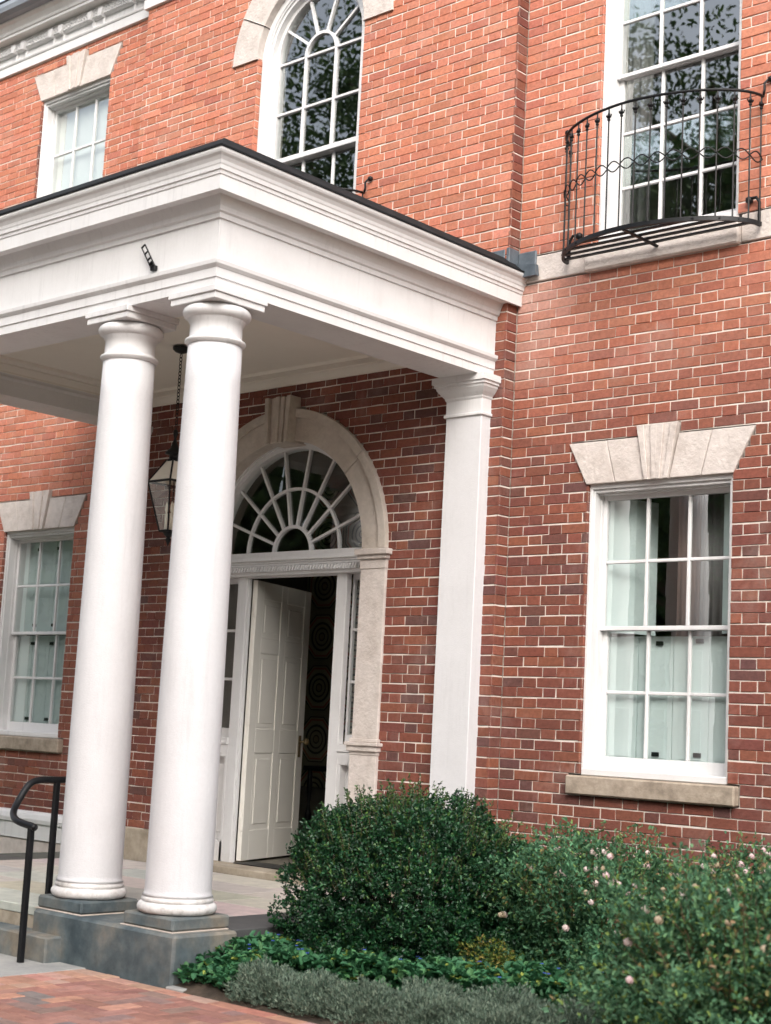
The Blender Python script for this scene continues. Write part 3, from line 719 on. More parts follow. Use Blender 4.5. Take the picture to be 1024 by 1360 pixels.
# ================================================================== PORTICO
XP, DP = -.0932, 2.575; XPL = mir(XP); BW = .335
P = root('portico', 'white painted classical porch with flat roof and paired columns over the door', 'porch', (XM, -1.25, FL))
def prg(p, ye=.20): return [(XP + p, ye), (XP + p, -DP - p), (XPL - p, -DP - p), (XPL - p, ye)]
def rin(p, ye=.0): return [(XP - BW - p, ye), (XP - BW - p, -DP + BW + p), (XPL + BW + p, -DP + BW + p), (XPL + BW + p, ye)][::-1]
ar = MB(); ar.sweep(prg, [(-.01, 3.860), (0, 3.860), (0, 3.915), (.008, 3.918), (.008, 3.972), (.014, 3.975), (.028, 3.990), (.031, 4.012), (-.02, 4.0125)])
ar.sweep(rin, [(.01, 4.06), (.005, 4.02), (.014, 4.0), (.004, 3.985), (0, 3.982), (0, 3.860), (-.01, 3.860)])
# soffit of the beams
def sof(x0, x1, y0, y1): ar.add([(x0, y0, 3.8602), (x1, y0, 3.8602), (x1, y1, 3.8602), (x0, y1, 3.8602)], [(0, 3, 2, 1)])
sof(XP - BW + .008, XP - .008, -DP + .008, 0.0); sof(XPL + .008, XPL + BW - .008, -DP + .008, 0.0); sof(XPL + BW - .008, XP - BW + .008, -DP + .008, -DP + BW - .008)
ar.build('architrave', M['white'], P)
fz = MB(); fz.sweep(prg, [(0, 4.0125), (0, 4.262)]); FZ = fz.build('frieze', M['white'], P)
cn = MB(); cn.sweep(prg, [(-.01, 4.258), (.012, 4.262), (.014, 4.290), (.028, 4.298), (.034, 4.325), (.048, 4.352), (.062, 4.378), (.126, 4.381), (.126, 4.372), (.132, 4.372), (.132, 4.455), (.138, 4.458), (.140, 4.478), (.148, 4.482), (.150, 4.505), (.154, 4.512), (.158, 4.530), (.170, 4.550), (.184, 4.563), (.190, 4.575), (.190, 4.590), (.15, 4.592)])
cn.build('cornice', M['white'], P)
rf = MB(); rf.sweep(prg, [(.185, 4.588), (.197, 4.590), (.198, 4.600), (.19, 4.600), (.055, 4.708), (-.5, 4.74)]); rf.add([(XP + .4 * -1, .19, 4.735), (XP - .45, -DP + .45, 4.735), (XPL + .45, -DP + .45, 4.735), (XPL + .4, .19, 4.735)], [(0, 1, 2, 3)])
rf.build('roof', M['roof_dark'], P)
ce = MB(); x0, x1, y0, y1 = XPL + BW - .02, XP - BW + .02, -DP + BW - .02, .05
ce.add([(x0, y0, 4.105), (x1, y0, 4.105), (x1, y1, 4.105), (x0, y1, 4.105)], [(0, 3, 2, 1)]); ce.add([(x0, y0, 4.6), (x1, y0, 4.6), (x1, y1, 4.6), (x0, y1, 4.6)], [(0, 1, 2, 3)])
ce.build('ceiling', M['ceiling'], P)
def crn(p): a, b, c, d = XPL + BW, XP - BW, -DP + BW, -.001; return [(a + p, d - p), (b - p, d - p), (b - p, c + p), (a + p, c + p), (a + p, d - p)]
cr = MB(); cr.sweep(crn, [(.0, 4.030), (.012, 4.032), (.014, 4.045), (.03, 4.060), (.05, 4.078), (.066, 4.083), (.068, 4.094), (.20, 4.094), (.205, 4.080), (.222, 4.080), (.228, 4.1045)]); cr.build('crown_moulding', M['ceiling'], P)
# flashing where the cornice dies into the wall
m = MB(); m.box(-.20, -.03, -.018, -.006, 4.68, 4.765, .006); m.box(-.02, .010, -.014, D0 - .01, 4.60, 4.775, .006); m.box(.010, .165, D0 - .026, D0 - .006, 4.602, 4.755, .010)
m.prism([(-.02, 4.56), (.2, 4.56), (.19, 4.64), (.0, 4.66)], D0 - .07, D0 - .03)
m.build('lead_flashing', M['lead'], P)
def column(cx, cy):
    prof = []
    z0, z1 = .372, 3.79
    r0, r1 = .184, .157
    sh = MB(); prof = [(r0 + .012, .462), (r0 + .003, .475), (r0, .50)]
    for i in range(1, 15):
        t = i / 14; prof.append((r0 - (r0 - r1) * (t ** 1.7), .50 + t * (3.565 - .50)))
    sh.lathe(cx, cy, prof, 56); c = sh.build('column', M['column_white'], P, smooth=True)
    m = MB(); rr = lambda r_, a0, a1, cr_, cz, n=8: [(cr_ + r_ * math.cos(R(a0 + (a1 - a0) * i / n)), cz + r_ * math.sin(R(a0 + (a1 - a0) * i / n))) for i in range(n + 1)]
    m.lathe(cx, cy, [(.15, .3695)] + rr(.030, -90, 90, .190, .4005) + [(.198, .434), (.198, .447), (.19, .462), (.18, .464)], 56); m.build('base', M['old_paint'], c, smooth=True)
    m = MB(); m.lathe(cx, cy, [(.150, 3.56), (.168, 3.566)] + rr(.012, -60, 90, .166, 3.585, 6) + [(.156, 3.600), (.153, 3.61), (.152, 3.690), (.158, 3.693), (.159, 3.702), (.164, 3.705), (.165, 3.714)] + rr(.035, -85, 88, .164, 3.752, 10) + [(.150, 3.788)], 56)
    m.build('capital', M['white'], c, smooth=True)
    m = MB(); m.box(cx - .194, cx + .194, cy - .194, cy + .194, 3.7875, 3.826, .003); m.box(cx - .205, cx + .205, cy - .205, cy + .205, 3.826, 3.862, .003); m.build('abacus', M['white'], c)
    return c
CX1, CX2, CY = -.262, -1.0475, -2.399
for cx in (CX1, CX2, mir(CX1), mir(CX2)): column(cx, CY)
for s in (0, 1):
    a, b = (-.421, -.107) if not s else (mir(-.107), mir(-.421))
    p = MB().box(a, b, -.100, .02, FL, 3.60, .004).build('pilaster', M['column_white'], P)
    m = MB(); m.box(a - .014, b + .014, -.114, .02, 3.585, 3.607, .004); m.box(a - .002, b + .002, -.102, .02, 3.607, 3.712, .002)
    m.sweep(lambda q: [(b + q, .02), (b + q, -.102 - q), (a - q, -.102 - q), (a - q, .02)], [(0, 3.70), (.008, 3.712), (.010, 3.722), (.030, 3.745), (.052, 3.775), (.056, 3.79), (.066, 3.795), (.066, 3.812), (.078, 3.816), (.078, 3.8598), (.0, 3.8598)])
    m.build('capital', M['white'], p)
    MB().box(a - .03, b + .03, -.13, .02, FL, .47, .008).build('base', M['column_white'], p)
# small black flag bracket screwed to the frieze
fb = MB(); fa, fz_ = Vector((-.712, -DP - .045, 4.190)), Vector((-.640, -DP - .022, 4.060)); fd = (fz_ - fa); fs_ = Vector((.014, 0, .008))
for sg in (1, -1): fb.tube([fa + fs_ * sg, fz_ + fs_ * sg], .0048, 6)
for t in (0, .32, .62, .84, 1): fb.tube([fa + fd * t - fs_, fa + fd * t + fs_], .006 if t < .8 else .010, 6)
fb.box(-.660, -.618, -DP - .026, -DP - .0005, 4.036, 4.066, .003)
fb.build('flag_bracket', M['iron'], P)

# ================================================================== PORCH BASE
PB = root('stone_porch', 'raised stone porch floor with weathered grey base blocks and front steps', 'porch floor', (XM, -1.3, GZ))
MB().box(XL - .05, -.015, -2.58, -.026, GZ - .03, FL - .052, .0).build('foundation', M['dark_stone'], PB)
for s in (0, 1):
    X = (lambda x: x) if not s else mir
    def bb(x0, x1, *a): return MB().box(min(X(x0), X(x1)), max(X(x0), X(x1)), *a)
    bb(-1.2204, .031, -2.659, -2.199, GZ - .06, .292, .014).build('base_block', M['base_stone'], PB)
    bb(-.4710, -.0502, -2.606, -2.190, .2965, .369, .012).build('plinth', M['base_stone'], PB)
    bb(-1.2580, -.8372, -2.606, -2.190, .2965, .369, .012).build('plinth', M['base_stone'], PB)
    bb(-.480, -.041, -2.615, -2.205, .290, .298, .003).build('mortar_bed', M['mortar_w'], PB)
    bb(-1.267, -.828, -2.615, -2.205, .290, .298, .003).build('mortar_bed', M['mortar_w'], PB)
MB().box(mir(-.93), -.93, -2.765, -2.60, GZ - .06, .172, .010).build('step', M['base_stone'], PB)
rnd2 = random.Random(5)
FCOL = [(.50, .465, .435), (.48, .455, .43), (.53, .485, .455), (.46, .44, .415), (.44, .41, .36), (.50, .455, .43)]
def flag(x0, x1, y0, y1, col):
    MB().box(x0 + .004, x1 - .004, y0 + .004, y1 - .004, FL - .05, FL + rnd2.uniform(-.0015, .0015), .004, tone=tuple(v * rnd2.uniform(.93, 1.07) for v in col)).build('flagstone', M['flag'], PB, tone=True)
ed = [-2.19, -1.5, -.85, -.105]
MB().box(mir(-1.2), -1.2, -2.592, -2.50, .15, FL - .051, .003).build('riser', M['stone_old'], PB)
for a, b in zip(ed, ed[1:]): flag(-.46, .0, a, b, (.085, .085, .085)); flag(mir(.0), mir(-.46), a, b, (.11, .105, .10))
yy = -2.60; k = 0
while yy < -.12:
    h = min(.415, -.105 - yy); 
    if h < .1: break
    x = mir(-.46); 
    if yy < -2.2: xa, xb = mir(-1.225), -1.225
    else: xa, xb = mir(-.46), -.46
    x = xa - (.3 if k % 2 else 0)
    while x < xb - .05:
        w = rnd2.uniform(.6, .95); a, b = max(x, xa), min(x + w, xb)
        if xb - b < .18: b = xb
        if b - a > .06: flag(a, b, yy, yy + h, rnd2.choice(FCOL))
        x = b if b > x else x + w
        if b == xb: break
    yy += h; k += 1

# ================================================================== GROUND
def sheet(name, x0, x1, y0, y1, z, mat):
    o = MB().add([(x0, y0, z), (x1, y0, z), (x1, y1, z), (x0, y1, z)], [(0, 1, 2, 3)]).build(name, mat); o['kind'] = 'structure'; return o
sheet('lawn', -250, 250, -300, 200, -.02, M['lawn'])
sheet('bounce_sheet', -40, 40, -30, -9.6, -.008, M['bounce'])  # unseen pale ground added to bounce light up to the porch ceiling
sheet('paving_bed', -9, 9.5, -9.5, -2.60, GZ - .012, M['sand'])
MB().box(-3.6, -.692, -3.75, -2.60, GZ - .03, GZ + .002, .004).build('stone_landing', M['concrete'])['kind'] = 'structure'
pav = bpy.data.objects.new('brick_pavement', None); COL.objects.link(pav); pav['kind'] = 'structure'; pav.location = (0, -5, GZ)
PCOL = [((.33, .165, .13), 4), ((.36, .19, .15), 3), ((.30, .15, .12), 3), ((.27, .175, .15), 2.2), ((.21, .17, .165), 1.7), ((.46, .24, .17), 1.5)]
cands = []
def paver(x0, x1, y0, y1, pale=0):
    cands.append((x0, x1, y0, y1, pale))
for y in np.arange(-3.75, -2.74, .1083):                     # border beside the landing: brick and a half wide
    paver(-.688, -.482, y, y + .104, 1); paver(-.478, -.372, y, y + .104, 1)
for i in range(0, 46):                                        # edging along the planting bed
    x = -.368 + i * .208
    if x < 6: paver(x, x + .204, -2.795, -2.700, 1)
for x in (-.688, -.48): pass
def hb(i, j):
    u = .104; k = (i - j) % 4; x, y = -.366 + i * u, -2.80 - (j + 1) * u
    if k == 0: return (x, x + 2 * u, y, y + u)
    if k == 3: return (x, x + u, y - u, y + u)
    return None
for i in range(-3, 72):
    for j in range(-1, 52):
        q = hb(i, j)
        if not q: continue
        x0, x1, y0, y1 = q; x0 = max(x0, -.366); y1 = min(y1, -2.801)
        if x1 - x0 < .04 or y1 - y0 < .04: continue
        paver(x0 + .003, x1 - .003, y0 + .003, y1 - .003)
def prank(c):
    x, y, d = cam_px(((c[0] + c[1]) / 2, (c[2] + c[3]) / 2, GZ)); return d if (-20 < x < 1044 and 1180 < y < 1380) else 1e6 + d
cands.sort(key=prank); st_ = MB()
for i, (x0, x1, y0, y1, pale) in enumerate(cands):
    tone = pick(PCOL) if not pale else tuple(v * random.uniform(.92, 1.1) for v in random.choice([(.44, .24, .18), (.40, .20, .145), (.46, .28, .22)]))
    z = GZ + random.uniform(-.0015, .0015); o = MB() if i < 300 else st_
    o.box(x0, x1, y0, y1, GZ - .03, z, .004, tone=tone)
    if i < 300: o.build('brick', M['paver'], pav, tone=True)
st_.build('brickwork', M['paver'], pav, tone=True, kind='stuff')
# planting bed: uneven soil
n = 60; m = MB(); vs = []; fs = []
for i in range(n + 1):
    for j in range(24):
        x = .002 + i * 5.2 / n; y = -2.694 + j * 2.80 / 23; vs.append((x, y, GZ - .004 + (.0 if j == 0 else .02 + .02 * math.sin(x * 5.1) * math.cos(y * 7.3) + random.uniform(0, .012))))
for i in range(n):
    for j in range(23): fs.append((i * 24 + j, i * 24 + 24 + j, i * 24 + 25 + j, i * 24 + j + 1))
m.add(vs, fs).build('planting_bed', M['soil'], smooth=True)['kind'] = 'structure'
MB().box(.033, .16, -2.70, -2.60, GZ - .02, GZ + .012, .006).build('kerb_stone', M['concrete'])['kind'] = 'structure'

# ================================================================== HANDRAIL
HR = root('handrail', 'black iron handrail with curled end beside the front steps', 'handrail', (-1.02, -2.86, GZ))
def catmull(pts, n=8):
    P_ = [Vector(p) for p in pts]; P_ = [P_[0]] + P_ + [P_[-1]]; out = []
    for i in range(1, len(P_) - 2):
        for k in range(n):
            t = k / n; a, b, c, d = P_[i - 1:i + 3]
            out.append(.5 * ((2 * b) + (c - a) * t + (2 * a - 5 * b + 4 * c - d) * t * t + (3 * b - 3 * c + d - a) * t ** 3))
    out.append(P_[-2]); return out
hp = catmull([(-1.33, -2.40, 1.026), (-1.33, -2.478, 1.024), (-1.33, -2.60, 1.022), (-1.325, -2.680, .995), (-1.31, -2.760, .895), (-1.26, -2.82, .835), (-1.16, -2.86, .800), (-1.02, -2.86, .780), (-.985, -2.86, .775)])
MB().tube(hp, .020, 12).build('rail', M['iron'], HR, smooth=True)
MB().box(-1.036, -1.004, -2.876, -2.844, GZ, .775, .003).build('post', M['iron'], HR)
MB().box(-1.346, -1.314, -2.494, -2.462, FL - .02, 1.01, .003).build('post', M['iron'], HR)

# ================================================================== LANTERN
LX, LY = XM, -1.10
LN = root('lantern', 'black iron lantern with clear glass hanging on a chain inside the porch', 'lantern', (LX, LY, 2.62))
MB().lathe(LX, LY, [(.02, 4.050), (.045, 4.060), (.062, 4.075), (.065, 4.0935)], 24).build('ceiling_rose', M['iron'], LN, smooth=True)
def torus(mb, c, r_, r2, axis, el=1.5, n=12):
    pts = []
    for k in range(n + 1):
        a = 2 * math.pi * k / n; u, v = r_ * math.cos(a), r_ * el * math.sin(a); pts.append((c[0] + (u if axis == 0 else 0), c[1] + (u if axis == 1 else 0), c[2] + v))
    mb.tube(pts, r2, 6, cap=False)
z = 4.03; k = 0
while z > 3.49:
    m = MB(); torus(m, (LX, LY, z), .011, .0030, k % 2); m.build('chain_link', M['iron'], LN, smooth=True); z -= .026; k += 1
ht, hb_, zs_, zb_ = .122, .048, 3.095, 2.745
m = MB(); m.lathe(LX, LY, [(.004, 3.49), (.014, 3.48), (.018, 3.45), (.008, 3.42), (.02, 3.38), (.03, 3.35), (.065, 3.315), (.068, 3.305), (.035, 3.30), (.035, 3.265), (.05, 3.26), (.045, 3.25)], 16); m.build('finial', M['iron'], LN, smooth=True)
fr = MB(); cs = [(-1, -1), (1, -1), (1, 1), (-1, 1)]
for i, (a, b) in enumerate(cs):
    c, d = cs[(i + 1) % 4]
    fr.tube([(LX + a * ht, LY + b * ht, zs_), (LX + a * hb_, LY + b * hb_, zb_)], .0065, 6); fr.tube([(LX + a * ht, LY + b * ht, zs_), (LX + c * ht, LY + d * ht, zs_)], .009, 6)
    fr.tube([(LX + a * hb_, LY + b * hb_, zb_), (LX + c * hb_, LY + d * hb_, zb_)], .007, 6); fr.tube([(LX + a * ht, LY + b * ht, zs_), (LX + a * .035, LY + b * .035, 3.26)], .007, 6)
fr.box(LX - hb_, LX + hb_, LY - hb_, LY + hb_, zb_ - .008, zb_)
fr.lathe(LX, LY, [(.045, 2.738), (.03, 2.715), (.012, 2.70), (.022, 2.685), (.012, 2.665), (.003, 2.64)][::-1], 12)
fr.build('frame', M['iron'], LN)
for i, (a, b) in enumerate(cs):
    c, d = cs[(i + 1) % 4]
    MB().add([(LX + a * hb_, LY + b * hb_, zb_), (LX + c * hb_, LY + d * hb_, zb_), (LX + c * ht, LY + d * ht, zs_), (LX + a * ht, LY + b * ht, zs_)], [(0, 1, 2, 3)]).build('pane', M['glass_clear'], LN)
    MB().add([(LX + a * ht, LY + b * ht, zs_), (LX + c * ht, LY + d * ht, zs_), (LX + c * .035, LY + d * .035, 3.258), (LX + a * .035, LY + b * .035, 3.258)], [(0, 1, 2, 3)]).build('roof_pane', M['candle'], LN)
for dx, dy in ((-.028, -.01), (.03, -.012), (0, .03)):
    m = MB(); m.lathe(LX + dx, LY + dy, [(.011, 2.75), (.011, 2.87), (.004, 2.875), (.013, 2.90), (.011, 2.93), (.001, 2.96)], 10); m.build('candle', M['candle'], LN, smooth=True)

# ================================================================== BALCONIES
def balcony(cx, yw, a, b, label):
    r_ = root('iron_balcony', label, 'balcony', (cx, yw, 4.60), 'bowed iron window balconies')
    yb = yw - .03; nx = 1.852
    def E(t, da=0, z=0): return (cx - (a + da) * math.copysign(abs(math.cos(t)) ** (2 / nx), math.cos(t)), yb - (b + da) * abs(math.sin(t)) ** (2 / nx), z)
    # arc-length spacing
    T = np.linspace(0, math.pi, 600); Pn = np.array([E(t) for t in T]); L = np.r_[0, np.cumsum(np.hypot(*np.diff(Pn[:, :2], axis=0).T))]
    at = lambda s: float(np.interp(s, L, T)); tot = L[-1]; ZB, ZT, ZM = 4.615, 5.442, 5.035
    S_ = np.linspace(0, tot, 61)
    m = MB(); m.tube([E(at(s), 0, ZT) for s in S_], .0095, 8); m.build('top_rail', M['iron'], r_, smooth=True)
    m = MB(); vs = []; fs = []
    for s in S_:
        t = at(s); p, q = E(t, -.012), E(t, .006)
        vs += [(q[0], q[1], ZB - .014), (q[0], q[1], ZB + .014), (p[0], p[1], ZB + .014), (p[0], p[1], ZB - .014)]
    for i in range(len(S_) - 1):
        for k in range(4): fs.append((4 * i + k, 4 * i + (k + 1) % 4, 4 * i + 4 + (k + 1) % 4, 4 * i + 4 + k))
    m.add(vs, fs).build('bottom_rail', M['iron'], r_)
    n = 17
    for i in range(n + 1):
        s = tot * i / n; s = min(max(s, .012), tot - .012); x, y, _ = E(at(s), -.003)
        m = MB(); m.tube([(x, y, ZB), (x, y, ZT - .005)], .0052, 6)
        m.lathe(x, y, [(.005, 5.352), (.011, 5.360), (.011, 5.366), (.007, 5.372), (.017, 5.384), (.010, 5.394), (.006, 5.41)], 8)
        t = at(s); ax = Vector((E(t + .02)[0] - E(t - .02)[0], E(t + .02)[1] - E(t - .02)[1], 0)).normalized()
        for sg in (1, -1):
            m.tube([(x, y, 5.372), (x + ax.x * sg * .014, y + ax.y * sg * .014, 5.380), (x + ax.x * sg * .022, y + ax.y * sg * .022, 5.392), (x + ax.x * sg * .016, y + ax.y * sg * .016, 5.398)], .0042, 5)
        m.build('baluster', M['iron'], r_)
    m = MB()
    for sg in (1, -1):
        pts = []
        for i in range(n * 10 + 1):
            s = tot * i / (n * 10); x, y, _ = E(at(s)); pts.append((x, y - .004 * sg, ZM + sg * .033 * math.sin(math.pi * i / 10) * (1 if (i // 10) % 2 == 0 else -1)))
        m.tube(pts, .0045, 6)
    m.build('ring_band', M['iron'], r_, smooth=True)
    for f in (.16, .36, .56, .76):
        yy = yb - b * f; hw = a * (1 - f ** nx) ** (1 / nx)
        MB().box(cx - hw, cx + hw, yy - .015, yy + .015, ZB - .006, ZB + .004, .001).build('slat', M['iron'], r_)
    MB().box(cx - .022, cx + .002, yb - b, yw - .01, ZB - .020, ZB - .007, .002).build('cross_bar', M['iron'], r_)
    for sg in (1, -1):
        x = cx + sg * a
        m = MB(); m.tube([(x, yb, ZT), (x + sg * .010, yb, ZT + .04), (x + sg * .008, yb, ZT + .085), (x + sg * .03, yb + .005, ZT + .105), (x + sg * .05, yw + .01, ZT + .11)], .008, 8); m.lathe(x + sg * .045, yw - .016, [(.004, ZT + .09), (.020, ZT + .10), (.020, ZT + .12), (.004, ZT + .13)], 8)
        m.build('wall_hook', M['iron'], r_, smooth=True)
        m = MB(); m.tube([(x - sg * .012, yb, 4.64), (x - sg * .012, yb, 4.76), (x - sg * .035, yb, 4.795), (x - sg * .075, yb, 4.795), (x - sg * .09, yw + .02, 4.78)], .010, 8); m.lathe(x - sg * .085, yb + .005, [(.004, 4.762), (.024, 4.775), (.024, 4.800), (.004, 4.812)], 8)
        m.build('bracket', M['iron'], r_, smooth=True)
    return r_
b1 = balcony(1.158, D0, .722, .409, 'bowed black iron balcony in front of the tall upper right window')
b2 = copy_tree(b1); b2.location = (XM, 0, 4.60); b2['label'] = 'black iron balcony of the arched window, mostly hidden behind the porch roof'

# ================================================================== PLANTS
def leaf_mesh(name, parent, P_, A, N, L, W, C, mat, kind='stuff', fold=.25):
    """P_ base points, A leaf axis, N face normal, L length, W width, C colour (all numpy)"""
    n = len(P_); A = A / np.linalg.norm(A, axis=1, keepdims=True); Sd = np.cross(A, N); Sd /= np.linalg.norm(Sd, axis=1, keepdims=True) + 1e-9
    N = np.cross(Sd, A); L = L[:, None]; W = W[:, None]
    v = np.stack([P_, P_ + A * L * .30 + Sd * W * .42 + N * W * fold, P_ + A * L * .72 + Sd * W * .40 + N * W * fold, P_ + A * L - N * L * .08,
                  P_ + A * L * .72 - Sd * W * .40 + N * W * fold, P_ + A * L * .30 - Sd * W * .42 + N * W * fold], 1).reshape(-1, 3)
    me = bpy.data.meshes.new(name); me.vertices.add(6 * n); me.vertices.foreach_set('co', v.ravel())
    base = (np.arange(n) * 6)[:, None]; q = np.concatenate([base + np.array([0, 1, 2, 3]), base + np.array([0, 3, 4, 5])], 1).reshape(-1)
    me.loops.add(len(q)); me.loops.foreach_set('vertex_index', q); me.polygons.add(2 * n)
    me.polygons.foreach_set('loop_start', np.arange(2 * n) * 4); me.polygons.foreach_set('loop_total', np.full(2 * n, 4)); me.update(calc_edges=True)
    a = me.color_attributes.new('tone', 'FLOAT_COLOR', 'POINT'); a.data.foreach_set('color', np.c_[np.repeat(C, 6, 0), np.ones(6 * n)].ravel())
    me.materials.append(mat); o = bpy.data.objects.new(name, me); COL.objects.link(o)
    if parent is not None: o.location = -wloc(parent); o.parent = parent
    if kind: o['kind'] = kind
    return o
def unit(n): v = RNG.normal(size=(n, 3)); return v / np.linalg.norm(v, axis=1, keepdims=True)
def cols(n, pal, w):
    c = np.array(pal)[RNG.choice(len(pal), n, p=np.array(w) / sum(w))]; return np.clip(c * RNG.uniform(.75, 1.25, (n, 1)), 0, 1)
def lump(d, seed, k=5, amp=.10):
    r_ = np.random.default_rng(seed); s = np.zeros(len(d))
    for i in range(9):
        w = r_.normal(size=3) * k; s += np.sin(d @ w + r_.uniform(0, 6.28))
    return 1 + amp * s / 2.2
def bush_twigs(parent, c, rad, n, seed, r0=.009):
    r_ = random.Random(seed); m = MB()
    for i in range(n):
        a = r_.uniform(0, 6.28); e = r_.uniform(.2, 1.35); d = Vector((math.cos(a) * math.cos(e), math.sin(a) * math.cos(e), math.sin(e)))
        b = Vector((c[0], c[1], c[2])) + Vector((r_.uniform(-.12, .12), r_.uniform(-.12, .12), 0)); q = b + Vector((d.x * rad[0], d.y * rad[1], d.z * rad[2])) * r_.uniform(.75, .97)
        mid = (b + q) / 2 + Vector((r_.uniform(-.06, .06), r_.uniform(-.06, .06), .05)); m.tube([b, mid, q], [r0, r0 * .6, r0 * .25], 5)
    return m.build('branches', M['stem'], parent, kind='stuff')
# --- clipped box shrub
BC = np.array([.62, -1.45, .50])
bx_ = root('box_shrub', 'rounded dark green box shrub with small glossy leaves beside the porch', 'shrub', (BC[0], BC[1], GZ))
def shell(n, c, rad, seed, lo=.55, flat=.8, amp=.08, k=5):
    d = unit(n * 2); d = d[d[:, 2] > -.88][:n]; n = len(d)
    p = flat; q = np.sign(d) * np.abs(d) ** p; q /= np.max(np.stack([np.abs(q[:, 0]) ** 2.3 + np.abs(q[:, 1]) ** 2.3 + np.abs(q[:, 2]) ** 2.3], 0), 0)[:, None] ** (1 / 2.3)
    rr = 1 - (1 - lo) * RNG.random(n) ** 2.2
    return c + q * np.array(rad) * (rr * lump(d, seed, k, amp))[:, None], d, rr
def clusters(nc, per, c, rad, seed, lo, flat, amp, k, h, spread, upw):
    p, d, rr = shell(nc, c, rad, seed, lo, flat, amp, k); nc = len(p)
    ax = d * .8 + unit(nc) * .45 + [0, 0, upw]; ax /= np.linalg.norm(ax, axis=1, keepdims=True)
    t = RNG.random((nc, per, 1)) * h; P_ = (p[:, None] + ax[:, None] * t + RNG.normal(size=(nc, per, 3)) * spread).reshape(-1, 3)
    A_ = (ax[:, None] * .7 + RNG.normal(size=(nc, per, 3)) * .8).reshape(-1, 3); N_ = np.repeat(d, per, 0) * .6 + unit(nc * per) * .8 + [0, 0, .4]
    tone_ = np.repeat(RNG.uniform(.7, 1.3, nc), per)
    return P_, A_, N_, tone_[:, None]
p, A, N_, tn = clusters(6200, 17, BC, (.66, .60, .49), 4, .42, .8, .06, 5, .06, .009, .45); n = len(p)
leaf_mesh('foliage', bx_, p, A, N_, RNG.uniform(.015, .026, n), RNG.uniform(.010, .015, n), cols(n, [(.010, .048, .020), (.016, .072, .026), (.030, .105, .034), (.08, .17, .04)], [4, 4, 2, .4]) * tn, M['leaf_gloss'])
# upright sprigs that break the outline
pp = []; aa = []; cc = []; tw = MB()
for i in range(460):
    dd = unit(1)[0]; dd[2] = abs(dd[2]) * 1.1 + .1; dd /= np.linalg.norm(dd)
    b = BC + dd * np.array([.70, .64, .50]) * .92; h = RNG.uniform(.06, .19) * (1.2 if dd[2] > .5 else .8); ax = np.array([dd[0] * .5, dd[1] * .5, 1.0]) + RNG.normal(size=3) * .15; ax /= np.linalg.norm(ax)
    tw.tube([tuple(b), tuple(b + ax * h)], [.0022, .001], 4)
    m_ = int(h / .006); t = RNG.random(m_) * h; side_ = unit(m_) ; pp.append(b + ax * t[:, None]); aa.append(side_ + ax * .8); cc.append(cols(m_, [(.02, .06, .022), (.05, .12, .03), (.09, .18, .04)], [2, 2, 1.2]))
tw.build('twigs', M['stem'], bx_, kind='stuff')
pp, aa, cc = map(np.concatenate, (pp, aa, cc)); n = len(pp)
leaf_mesh('sprigs', bx_, pp, aa, unit(n) + [0, 0, 1], RNG.uniform(.014, .022, n), RNG.uniform(.008, .012, n), cc, M['leaf_gloss'])
bush_twigs(bx_, (BC[0], BC[1], GZ), (.62, .58, .85), 60, 3)
